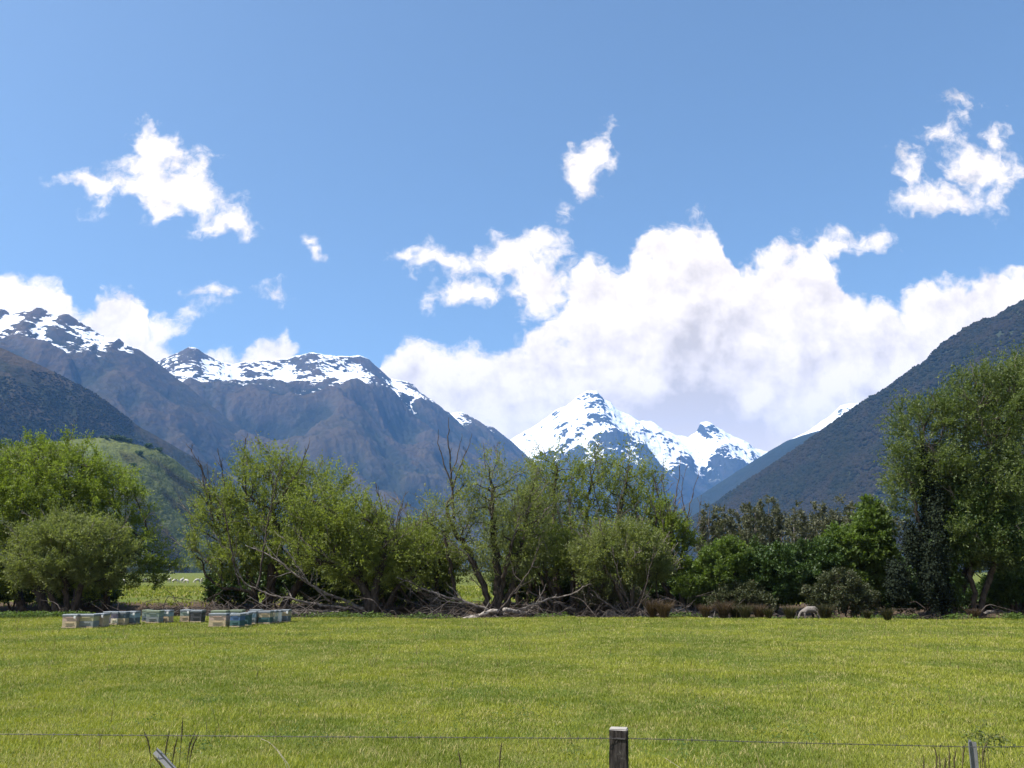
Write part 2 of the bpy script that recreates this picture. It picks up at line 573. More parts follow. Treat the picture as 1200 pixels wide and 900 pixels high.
def mountain(name, pts, face, mat, wf=(300, 1.7), wb=(300, 1.0), n=(160, 110), back=36, f=3, seed=1, K=0.0022, iters=26, amp=0.10, crag=10, fine=9, feat=700, prof=1.15):
    c = [P(*p) for p in pts]
    c = np.array([[v.x, v.y, v.z] for v in c])
    seg = np.hypot(*(c[1:, :2] - c[:-1, :2]).T)
    t = np.concatenate([[0], np.cumsum(seg)])
    nu, nvf = n
    NU = (nu - 1) * f + 1
    T = np.linspace(0, t[-1], NU)
    cx = np.interp(T, t, c[:, 0])
    cyy = np.interp(T, t, c[:, 1])
    # outline in the picture is kept, so depth is smoothed and the height follows it
    k = np.ones(9 * f) / (9 * f)
    el = np.interp(T, t, (c[:, 2] - CAM_Z) / c[:, 1])
    pad = len(k) // 2
    cys = np.convolve(np.pad(cyy, pad, mode='edge'), k, 'same')[pad:-pad] if pad else cyy
    cxs = cx / cyy * cys
    cz = el * cys + CAM_Z
    cz = cz + crag * fbm(T / 90.0, T * 0 + seed * 3.7, 5, seed + 40, 0.55) * np.clip(cz / 600, 0, 1)
    cz = np.maximum(cz, 4)
    fx, fy = face
    l = math.hypot(fx, fy)
    fx, fy = fx / l, fy / l
    NVF = (nvf - 1) * f + 1
    NVB = (back - 1) * f + 1
    tf = np.linspace(0, 1, NVF)
    tb = np.linspace(0, 1, NVB)[1:]
    s = np.concatenate([-tb[::-1], tf])
    ks = np.ones(31 * f) / (31 * f)
    czs = np.convolve(np.pad(cz, len(ks) // 2, mode='edge'), ks, 'same')[len(ks) // 2: len(ks) // 2 + NU]
    Wf = wf[0] + wf[1] * czs
    Wb = wb[0] + wb[1] * czs
    D = np.where(s[None, :] >= 0, s[None, :] * Wf[:, None], s[None, :] * Wb[:, None])
    X = cxs[:, None] + fx * D
    Y = cys[:, None] + fy * D
    a = np.abs(s)[None, :]
    Z = (cz[:, None] + 25) * (1 - a) ** prof - 25
    mid = 4 * a * (1 - a)
    Z = Z + amp * czs[:, None] * mid * (fbm(X / feat, Y / feat, 5, seed) * 1.3 + 0.8 * fbm(X / feat * 1.7 + 5, Y / feat * 1.7, 4, seed + 9, ridged=True))
    # carve valleys on the coarse grid, put the difference back on the fine one
    Zc = Z[::f, ::f]
    du = t[-1] / (nu - 1)
    dv = float(Wf.mean()) / (nvf - 1)
    Ze = erode(Zc.copy(), du, dv, iters, K)
    Z = Z + up2(Ze - Zc, f)
    i0 = NVB - 1
    Z = Z + (cz - Z[:, i0])[:, None] * np.exp(-(a / 0.10) ** 2)
    Z = Z + fine * (fbm(X / 120, Y / 120, 5, seed + 5, 0.55, True)) * np.clip(a / 0.06, 0, 1) * np.clip((1 - a) / 0.1, 0, 1)
    nu2, nv2 = Z.shape
    ii = (np.arange(nu2 - 1)[:, None] * nv2 + np.arange(nv2 - 1)[None, :]).ravel()
    fcs = np.stack([ii, ii + 1, ii + nv2 + 1, ii + nv2], 1)
    V = np.stack([X, Y, Z], -1)
    # faces must look upward
    e1 = V[1, i0] - V[0, i0]
    e2 = V[0, i0 + 3] - V[0, i0]
    if np.cross(e2, e1)[2] < 0:
        fcs = fcs[:, ::-1]
    def box(q, r_):
        for ax in (0, 1):
            pw = [(0, 0), (0, 0)]
            pw[ax] = (r_ + 1, r_)
            c_ = np.cumsum(np.pad(q, pw, mode='edge'), axis=ax)
            q = (c_[2 * r_ + 1:] - c_[:-2 * r_ - 1]) / (2 * r_ + 1) if ax == 0 else (c_[:, 2 * r_ + 1:] - c_[:, :-2 * r_ - 1]) / (2 * r_ + 1)
        return q
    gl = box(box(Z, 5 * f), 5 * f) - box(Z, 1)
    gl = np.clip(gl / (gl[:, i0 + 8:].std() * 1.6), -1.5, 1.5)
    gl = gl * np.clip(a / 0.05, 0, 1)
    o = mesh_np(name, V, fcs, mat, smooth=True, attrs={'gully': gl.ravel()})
    tag(o, kind='structure')
    RANGES[name] = (V, i0)
    return o


mountain('far_snowy_mountain',
         [(480, 560, 9800), (540, 545, 9800), (598, 516, 9800), (622, 503, 9850), (640, 491, 9900), (652, 481, 9900), (664, 477, 9900), (676, 467, 9950), (687, 461, 10000), (698, 461, 10000),
          (706, 470, 10000), (714, 474, 10050), (722, 483, 10100), (735, 488, 10150), (748, 496, 10200), (762, 496, 10250), (776, 505, 10300), (792, 512, 10350), (806, 514, 10400),
          (815, 508, 10450), (820, 497, 10450), (829, 496, 10500), (838, 502, 10500), (856, 511, 10550), (872, 519, 10600), (882, 527, 10600), (910, 532, 10600), (960, 560, 10600), (1040, 600, 10600)],
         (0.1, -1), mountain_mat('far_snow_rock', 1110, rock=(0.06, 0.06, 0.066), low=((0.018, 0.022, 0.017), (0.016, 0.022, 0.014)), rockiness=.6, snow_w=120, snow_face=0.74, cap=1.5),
         wf=(400, 1.35), wb=(300, .8), n=(170, 120), seed=11, K=0.0035, iters=36, crag=16, fine=26, feat=800, amp=.15)
mountain('right_snowy_ridge',
         [(850, 575, 7600), (890, 545, 7700), (912, 524, 7800), (930, 514, 7900), (948, 506, 7900), (962, 495, 7900), (972, 489, 8000), (985, 476, 8000), (996, 474, 8000), (1012, 473, 8000), (1040, 462, 8000), (1100, 470, 8000), (1250, 500, 8000)],
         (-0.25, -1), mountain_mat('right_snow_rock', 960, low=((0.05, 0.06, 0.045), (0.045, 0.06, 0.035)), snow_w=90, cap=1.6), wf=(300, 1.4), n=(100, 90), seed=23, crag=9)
mountain('blue_spur',
         [(1120, 470, 5600), (1040, 484, 5600), (985, 500, 5600), (950, 508, 5600), (925, 516, 5700), (905, 527, 5700), (888, 538, 5800), (870, 549, 5900), (850, 562, 6000), (825, 578, 6000), (790, 600, 6000), (740, 630, 6000)],
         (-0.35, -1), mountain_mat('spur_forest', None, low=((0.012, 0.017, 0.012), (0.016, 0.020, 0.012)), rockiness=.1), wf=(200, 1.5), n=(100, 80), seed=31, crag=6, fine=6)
mountain('left_snowy_range',
         [(120, 470, 6000), (150, 448, 6000), (172, 432, 6000), (188, 427, 6000), (198, 421, 6000), (212, 415, 6000), (221, 411, 6000), (230, 413, 6000), (243, 421, 6050), (258, 429, 6100), (272, 432, 6150), (290, 428, 6200), (310, 426, 6250), (330, 424, 6300), (350, 420, 6350), (366, 417, 6350), (378, 420, 6400), (392, 421, 6400), (408, 421, 6450), (420, 420, 6500), (430, 424, 6550),
          (440, 433, 6600), (448, 440, 6600), (456, 448, 6650), (470, 450, 6700), (482, 453, 6750), (490, 462, 6800), (500, 468, 6850), (515, 480, 6900), (524, 487, 7000), (538, 486, 7100), (552, 494, 7200), (562, 500, 7250), (575, 502, 7300), (590, 514, 7400), (602, 524, 7500), (618, 538, 7600), (640, 560, 7700), (670, 590, 7800), (710, 630, 7900), (790, 672, 7900)],
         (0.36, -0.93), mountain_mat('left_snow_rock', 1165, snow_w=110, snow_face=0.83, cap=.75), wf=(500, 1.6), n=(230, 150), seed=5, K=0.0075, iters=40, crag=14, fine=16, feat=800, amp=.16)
mountain('left_near_range',
         [(-320, 330, 4300), (-200, 345, 4400), (-100, 372, 4500), (-40, 360, 4550), (-12, 374, 4600), (4, 366, 4600), (16, 373, 4600), (30, 369, 4620), (42, 366, 4640), (48, 363, 4640), (58, 370, 4650), (72, 374, 4650), (80, 372, 4660), (94, 381, 4680), (110, 390, 4700), (128, 402, 4700), (140, 400, 4700), (152, 409, 4700), (164, 414, 4720), (176, 421, 4740), (190, 432, 4760),
          (208, 447, 4780), (228, 462, 4800), (250, 480, 4820), (272, 496, 4850), (300, 516, 4900), (330, 540, 4900), (362, 566, 4900), (400, 596, 4900), (450, 630, 4900), (530, 672, 4900)],
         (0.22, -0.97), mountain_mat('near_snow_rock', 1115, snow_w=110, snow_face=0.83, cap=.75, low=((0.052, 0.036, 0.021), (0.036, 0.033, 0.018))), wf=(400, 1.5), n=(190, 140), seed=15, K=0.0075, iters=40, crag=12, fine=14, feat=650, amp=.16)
mountain('left_dark_hill',
         [(-330, 330, 2300), (-200, 350, 2300), (-80, 385, 2350), (-20, 400, 2400), (20, 417, 2400), (55, 433, 2450), (90, 451, 2500), (118, 467, 2550), (140, 484, 2600), (165, 502, 2650), (190, 516, 2700), (215, 530, 2750), (240, 543, 2800), (262, 556, 2850), (285, 570, 2900), (320, 590, 3000), (380, 630, 3000), (450, 672, 3000)],
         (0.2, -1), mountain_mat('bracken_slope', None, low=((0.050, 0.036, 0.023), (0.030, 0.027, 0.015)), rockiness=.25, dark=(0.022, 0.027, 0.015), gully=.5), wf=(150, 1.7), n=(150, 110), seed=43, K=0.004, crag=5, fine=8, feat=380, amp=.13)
mountain('green_knoll',
         [(-200, 520, 1100), (-60, 526, 1100), (30, 524, 1120), (90, 516, 1130), (125, 514, 1150), (150, 519, 1170), (185, 528, 1200), (206, 540, 1220), (225, 556, 1240), (245, 574, 1260), (262, 592, 1280), (290, 620, 1300), (330, 650, 1300), (365, 672, 1300)],
         (0.15, -1), mountain_mat('hill_pasture', None, low=((0.078, 0.100, 0.025), (0.088, 0.078, 0.032)), rockiness=.4, dark=(0.028, 0.026, 0.014), gully=.2), wf=(80, 2.1), n=(110, 90), seed=57, crag=2, fine=2.2, feat=170, amp=.12, K=0.0018)
mountain('right_forest_hill',
         [(1650, 180, 2300), (1480, 230, 2350), (1350, 278, 2400), (1260, 322, 2450), (1200, 356, 2500), (1180, 366, 2520), (1163, 378, 2540), (1150, 378, 2550), (1130, 388, 2580), (1105, 405, 2600), (1085, 424, 2620), (1065, 438, 2650), (1040, 457, 2700), (1015, 471, 2750), (990, 488, 2800), (965, 505, 2850), (940, 523, 2900), (915, 540, 2950), (890, 556, 3000), (865, 573, 3050), (840, 590, 3100), (815, 606, 3150), (760, 640, 3200), (690, 672, 3250)],
         (-0.2, -1), mountain_mat('forest_floor', None, low=((0.030, 0.036, 0.018), (0.022, 0.032, 0.014)), rockiness=.08), wf=(150, 1.65), n=(150, 120), seed=71, K=0.004, crag=4, fine=8, feat=420, amp=.12)

# the bush that covers the right-hand hill and the scrub on the left one: nobody could count it
m_forest, nt, out = new_mat('bush_canopy')
oi = nt.node('ShaderNodeObjectInfo')
geo = nt.node('ShaderNodeNewGeometry')
atf = nt.node('ShaderNodeAttribute', attribute_name='rnd')
fcol = nt.mix(atf.outputs['Fac'], rgb(0.006, 0.009, 0.005), rgb(0.021, 0.020, 0.010))
fcol = nt.mix(nt.step(nt.noise(geo.outputs['Position'], 0.008, 5, .62), 0.42, 0.62, 0, .75), fcol, rgb(0.024, 0.018, 0.011))
b = principled(nt, fcol, 0.9, 0.1)
nt.l.new(b.outputs[0], out.inputs[0])


def ico_template(sub):
    bm = bmesh.new()
    bmesh.ops.create_icosphere(bm, subdivisions=sub, radius=1)
    v = np.array([x.co[:] for x in bm.verts])
    f_ = np.array([[w.index for w in x.verts] for x in bm.faces])
    bm.free()
    return v, f_


def canopy(name, src, count, size, mat, seed, smin=0.02, smax=0.95, cluster=None, tag_kind='stuff', parent=None):
    V, i0 = RANGES[src]
    rg = np.random.default_rng(seed)
    nu2, nv2 = V.shape[:2]
    need = count
    i = rg.integers(0, nu2 - 1, need * 3)
    j = rg.integers(i0 - 6, nv2 - 2, need * 3)
    p = V[i, j] * (1 - rg.random((need * 3, 1))) + 0
    fr = rg.random((need * 3, 2))
    p = V[i, j] + (V[i + 1, j] - V[i, j]) * fr[:, :1] + (V[i, j + 1] - V[i, j]) * fr[:, 1:]
    fov = np.abs(p[:, 0]) < p[:, 1] * 0.72
    keep = fov & (p[:, 2] > 3)
    if cluster:
        keep &= fbm(p[:, 0] / cluster[0], p[:, 1] / cluster[0], 4, seed) > cluster[1]
    p = p[keep][:need]
    tv, tf_ = ico_template(2)
    n = len(p)
    r = size * (0.55 + 0.9 * rg.random(n))
    nz = 1 + 0.24 * np.sin(tv[None, :, 0] * 3.1 + rg.random((n, 1)) * 6.3) * np.cos(tv[None, :, 1] * 2.7 + rg.random((n, 1)) * 6.3) + 0.16 * rg.standard_normal((n, len(tv)))
    vv = tv[None] * nz[..., None] * r[:, None, None]
    vv[..., 2] *= 0.85
    vv = vv + p[:, None] + np.array([0, 0, -0.1])[None, None] * r[:, None, None]
    ff = tf_[None] + (np.arange(n) * len(tv))[:, None, None]
    o = mesh_np(name, vv, ff.reshape(-1, 3), mat, smooth=False, attrs={'rnd': np.repeat(rg.random(n) ** 1.6, len(tv))})
    tag(o, kind=tag_kind)
    return o


canopy('hillside_forest', 'right_forest_hill', 40000, 6.2, m_forest, 7)
canopy('hillside_scrub', 'left_dark_hill', 17000, 2.9, m_forest, 8, cluster=(260, -0.02))

# ------------------------------------------------------------------ haze
m_haze, nt, out = new_mat('valley_air')
pv = nt.node('ShaderNodeVolumePrincipled')
pv.inputs['Color'].default_value = (0.20, 0.46, 1.0, 1)
pv.inputs['Density'].default_value = 5.4e-5
pv.inputs['Anisotropy'].default_value = 0.1
nt.l.new(pv.outputs[0], out.inputs['Volume'])
bm = bmesh.new()
bmesh.ops.create_cube(bm, size=1)
for v in bm.verts:
    v.co = Vector((v.co.x * 30000, 5350 + v.co.y * 14700, 1060 + v.co.z * 2160))
o = bm_obj('haze', bm, m_haze)
tag(o, kind='stuff')


# ------------------------------------------------------------------ trees
def leaf_mat(name, dark, light, trans=0.5, tint=None, rough=0.55):
    m, nt, out = new_mat(name)
    a = nt.node('ShaderNodeAttribute', attribute_name='rnd')
    geo = nt.node('ShaderNodeNewGeometry')
    n = nt.noise(geo.outputs['Position'], 0.9, 3, 0.6)
    k = nt.math('ADD', nt.math('MULTIPLY', a.outputs['Fac'], 0.65), nt.math('MULTIPLY', nt.step(n, .3, .7), 0.4), clamp=True)
    col = nt.mix(k, rgb(*dark), rgb(*light))
    if tint:
        col = nt.mix(nt.step(a.outputs['Fac'], 0.86, 0.9, 0, 0.8), col, rgb(*tint))
    p = principled(nt, col, rough, 0.35)
    t = nt.node('ShaderNodeBsdfTranslucent')
    nt.l.new(nt.mix(1.0, col, rgb(1.15, 1.25, 0.55), 'MULTIPLY'), t.inputs[0])
    mx = nt.node('ShaderNodeMixShader')
    mx.inputs[0].default_value = trans
    nt.l.new(p.outputs[0], mx.inputs[1])
    nt.l.new(t.outputs[0], mx.inputs[2])
    nt.l.new(mx.outputs[0], out.inputs[0])
    return m


def bark_mat(name, c1, c2, scale=9):
    m, nt, out = new_mat(name)
    geo = nt.node('ShaderNodeNewGeometry')
    n = nt.noise(nt.vmath('MULTIPLY', geo.outputs['Position'], (1, 1, .35)), scale, 6, 0.68, 0.6)
    col = nt.mix(nt.step(n, .32, .68), rgb(*c1), rgb(*c2))
    p = principled(nt, col, 0.9, 0.15, normal=bump(nt, n, 0.8, 0.03))
    nt.l.new(p.outputs[0], out.inputs[0])
    return m


M = {
    'willow': leaf_mat('willow_leaf', (0.088, 0.118, 0.025), (0.255, 0.285, 0.070)),
    'bright': leaf_mat('bright_leaf', (0.084, 0.124, 0.018), (0.240, 0.285, 0.055)),
    'grey': leaf_mat('grey_willow_leaf', (0.095, 0.120, 0.040), (0.250, 0.272, 0.098)),
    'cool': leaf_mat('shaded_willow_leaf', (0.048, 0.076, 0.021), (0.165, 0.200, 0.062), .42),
    'shrub': leaf_mat('shrub_leaf', (0.052, 0.092, 0.018), (0.150, 0.205, 0.045), .42),
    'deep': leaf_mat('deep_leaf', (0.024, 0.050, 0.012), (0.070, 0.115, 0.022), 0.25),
    'ivy': leaf_mat('ivy_leaf', (0.006, 0.011, 0.004), (0.014, 0.023, 0.008), 0.05, None, .95),
    'mound': leaf_mat('vine_leaf', (0.036, 0.046, 0.018), (0.080, 0.090, 0.036), 0.2, (0.10, 0.065, 0.045)),
    'rust': leaf_mat('browned_leaf', (0.052, 0.058, 0.030), (0.138, 0.138, 0.074), 0.2, (0.10, 0.13, 0.05)),
    'bark': bark_mat('willow_bark', (0.022, 0.017, 0.013), (0.085, 0.068, 0.053)),
    'dead': bark_mat('weathered_deadwood', (0.075, 0.062, 0.052), (0.24, 0.21, 0.185), 6),
    'twig': bark_mat('dark_dead_twig', (0.040, 0.032, 0.028), (0.115, 0.095, 0.082), 6),
    'palebark': bark_mat('pale_bark', (0.10, 0.085, 0.07), (0.25, 0.22, 0.19), 3),
    'log': bark_mat('bleached_log', (0.12, 0.10, 0.085), (0.40, 0.36, 0.32), 5),
}


def tubes(paths, sides=6):
    """paths: list of (points (n,3), radii (n,)) -> verts, quads"""
    V, Q = [], []
    off = 0
    ang = np.arange(sides) / sides * 2 * np.pi
    ca, sa = np.cos(ang), np.sin(ang)
    for pts, rad in paths:
        n = len(pts)
        if n < 2:
            continue
        t = np.gradient(pts, axis=0)
        t /= np.linalg.norm(t, axis=1, keepdims=True) + 1e-9
        ref = np.array([0.31, 0.93, 0.17]) if abs(t[:, 1]).mean() < 0.8 else np.array([0.9, 0.2, 0.4])
        a = np.cross(t, ref)
        a /= np.linalg.norm(a, axis=1, keepdims=True) + 1e-9
        b_ = np.cross(t, a)
        ring = pts[:, None] + (a[:, None] * ca[None, :, None] + b_[:, None] * sa[None, :, None]) * rad[:, None, None]
        V.append(ring.reshape(-1, 3))
        i = np.arange(n - 1)[:, None] * sides
        k = np.arange(sides)[None]
        k2 = (k + 1) % sides
        Q.append((np.stack([i + k, i + k2, i + sides + k2, i + sides + k], -1) + off).reshape(-1, 4))
        # close the ends
        off += n * sides
    return np.concatenate(V), np.concatenate(Q)


def leaf_mesh_arrays(pos, d, nrm, L, Wd, rg):
    d = d / (np.linalg.norm(d, axis=1, keepdims=True) + 1e-9)
    side = np.cross(d, nrm)
    side /= np.linalg.norm(side, axis=1, keepdims=True) + 1e-9
    up = np.cross(side, d)
    L = L[:, None]
    Wd = Wd[:, None]
    mid = pos + d * L * 0.45
    v = np.stack([pos, mid + side * Wd * .5 + up * Wd * .12, pos + d * L, mid - side * Wd * .5 + up * Wd * .12], 1)
    return v


def sprays(base, bdir, n_leaf, rg, length=(0.35, 0.8), per=12, leaf=(0.13, 0.05), up=0.35, spread=0.55, droop=0.0):
    """Leafy shoots that start at the given twig points."""
    ns = max(1, n_leaf // per)
    k = rg.integers(0, len(base), ns)
    b0 = base[k] + rg.normal(0, 0.06, (ns, 3))
    d = bdir[k] + rg.normal(0, spread, (ns, 3))
    d /= np.linalg.norm(d, axis=1, keepdims=True) + 1e-9
    d[:, 2] += up
    d /= np.linalg.norm(d, axis=1, keepdims=True) + 1e-9
    ln = rg.uniform(length[0], length[1], ns)
    t = rg.random((ns, per)) ** 0.8
    pos = b0[:, None] + d[:, None] * (t * ln[:, None])[..., None]
    pos[..., 2] -= droop * (t * ln[:, None]) ** 2
    pos += rg.normal(0, 0.045, pos.shape)
    ld = d[:, None] * 0.75 + rg.normal(0, 0.6, pos.shape)
    nr = rg.normal(0, 0.65, pos.shape) + np.array([0, 0, 0.8])
    pos = pos.reshape(-1, 3)
    n = len(pos)
    s = rg.uniform(0.65, 1.35, n)
    v = leaf_mesh_arrays(pos, ld.reshape(-1, 3), nr.reshape(-1, 3), leaf[0] * s, leaf[1] * s, rg)
    shoot = np.repeat(rg.random(ns), per)
    rnd = np.clip(0.55 * rg.random(n) + 0.45 * shoot, 0, 1)
    return v, np.repeat(rnd, 4)


def resample(pts, step):
    pts = np.asarray(pts, float)
    seg = np.linalg.norm(pts[1:] - pts[:-1], axis=1)
    t = np.concatenate([[0], np.cumsum(seg)])
    n = max(2, int(t[-1] / step) + 1)
    T = np.linspace(0, t[-1], n)
    return np.stack([np.interp(T, t, pts[:, k]) for k in range(3)], 1)


def colonise(attr, seeds, step, infl, kill, rg, iters=110, up=0.12):
    """Space colonisation: limbs grow from the seed stems towards the points of the crown."""
    nodes, par = [], []
    for poly in seeds:
        last = -1
        for i, p in enumerate(poly):
            nodes.append(p)
            par.append(last)
            last = len(nodes) - 1
    N = np.array(nodes)
    A = attr.copy()
    dist = np.full(len(A), 1e9)
    near = np.zeros(len(A), int)
    for s in range(0, len(N), 64):
        dd = np.linalg.norm(A[:, None] - N[None, s:s + 64], axis=2)
        j = dd.argmin(1)
        m = dd[np.arange(len(A)), j]
        q = m < dist
        dist[q] = m[q]
        near[q] = j[q] + s
    nodes = list(N)
    for it in range(iters):
        if len(A) == 0:
            break
        act = dist < infl
        if not act.any():
            act = dist < dist.min() * 1.3
        # mean pull per node
        acc = {}
        ai = np.nonzero(act)[0]
        NN = np.array(nodes)
        v = A[ai] - NN[near[ai]]
        v /= np.linalg.norm(v, axis=1, keepdims=True) + 1e-9
        u, inv = np.unique(near[ai], return_inverse=True)
        sm = np.zeros((len(u), 3))
        np.add.at(sm, inv, v)
        sm /= np.linalg.norm(sm, axis=1, keepdims=True) + 1e-9
        sm += rg.normal(0, 0.16, sm.shape)
        sm[:, 2] += up
        sm /= np.linalg.norm(sm, axis=1, keepdims=True) + 1e-9
        new = NN[u] + sm * step
        base = len(nodes)
        nodes.extend(new)
        par.extend(u.tolist())
        dd = np.linalg.norm(A[:, None] - new[None], axis=2)
        j = dd.argmin(1)
        m = dd[np.arange(len(A)), j]
        q = m < dist
        dist[q] = m[q]
        near[q] = j[q] + base
        keep = dist > kill
        # attractors that cannot be reached any more are dropped
        A, dist, near = A[keep], dist[keep], near[keep]
        if len(nodes) > 6000:
            break
    return np.array(nodes), np.array(par)


def skeleton_tubes(N, par, r_base, r_tip, sides, seeds_n=0):
    n = len(N)
    cnt = np.zeros(n)
    kids = [[] for _ in range(n)]
    for i in range(n):
        if par[i] >= 0:
            kids[par[i]].append(i)
    # parents always come before their children
    for i in range(n - 1, -1, -1):
        if not kids[i]:
            cnt[i] = 1
        if par[i] >= 0:
            cnt[par[i]] += cnt[i]
    rad = r_tip + (r_base - r_tip) * ((cnt - 1) / max(1, cnt.max() - 1)) ** 0.6
    # slow taper along unbranched stems
    paths = []
    for i in range(n):
        starts = []
        if par[i] < 0:
            starts.append((None, i))
        if len(kids[i]) > 1:
            main = max(kids[i], key=lambda c: cnt[c])
            starts += [(i, c) for c in kids[i] if c != main]
        for s0, c in starts:
            ch = [] if s0 is None else [s0]
            rr = [] if s0 is None else [min(rad[s0], rad[c] * 1.15)]
            k = c
            while True:
                ch.append(k)
                rr.append(rad[k])
                if not kids[k]:
                    break
                k = max(kids[k], key=lambda q: cnt[q])
            rr = np.array(rr)
            if len(rr) > 2:
                rr = np.convolve(np.pad(rr, 1, mode='edge'), [.25, .5, .25], 'valid')
            rr[-1] *= 0.4
            paths.append((N[ch], rr))
    big = [p for p in paths if p[1].max() > 0.05]
    small = [p for p in paths if p[1].max() <= 0.05]
    out = []
    if big:
        out.append(tubes(big, sides))
    if small:
        out.append(tubes(small, 4))
    V = np.concatenate([o_[0] for o_ in out])
    offs = 0
    Q = []
    for v, q in out:
        Q.append(q + offs)
        offs += len(v)
    return V, np.concatenate(Q), rad, cnt


def twig_tree(path, r0, rg, levels=2, dens=2.2, spread=0.9, up=0.4, wob=0.05, lfac=0.45):
    """A bare branch with side twigs; path is an (n,3) polyline."""
    pts = resample(path, 0.16)
    ln = np.linalg.norm(pts[1:] - pts[:-1], axis=1).sum()
    w = np.cumsum(rg.normal(0, wob, pts.shape), axis=0)
    w -= np.linspace(0, 1, len(w))[:, None] * w[-1]
    pts = pts + w * 0.6
    rad = np.maximum(np.linspace(1, 0.22, len(pts)) * r0, 0.0105)
    outp = [(pts, rad)]
    if levels > 0:
        for _ in range(max(1, int(ln * dens))):
            i = int(rg.uniform(0.2, 0.97) * (len(pts) - 1))
            i = min(max(i, 0), len(pts) - 2)
            t = pts[i + 1] - pts[i]
            t /= np.linalg.norm(t) + 1e-9
            d = t * 0.8 + rg.normal(0, spread * 0.6, 3)
            d[2] += up * 0.6
            d /= np.linalg.norm(d) + 1e-9
            l2 = ln * lfac * rg.uniform(0.35, 1.0) * (1.15 - i / len(pts))
            if l2 < 0.12:
                continue
            e = pts[i] + d * l2
            m_ = pts[i] + d * l2 * 0.5 + rg.normal(0, 0.06 * l2, 3) - np.array([0, 0, 0.05 * l2])
            outp += twig_tree(np.array([pts[i], m_, e]), rad[i] * 0.55, rg, levels - 1, dens * 1.2, spread, up, wob * 0.8, lfac)
    return outp


def gz_at(x, y):
    return float(ground_z(np.array([x]), np.array([y]))[0])


def w3(px, py, Y):
    v = P(px, py, Y)
    return np.array([v.x, v.y, v.z])


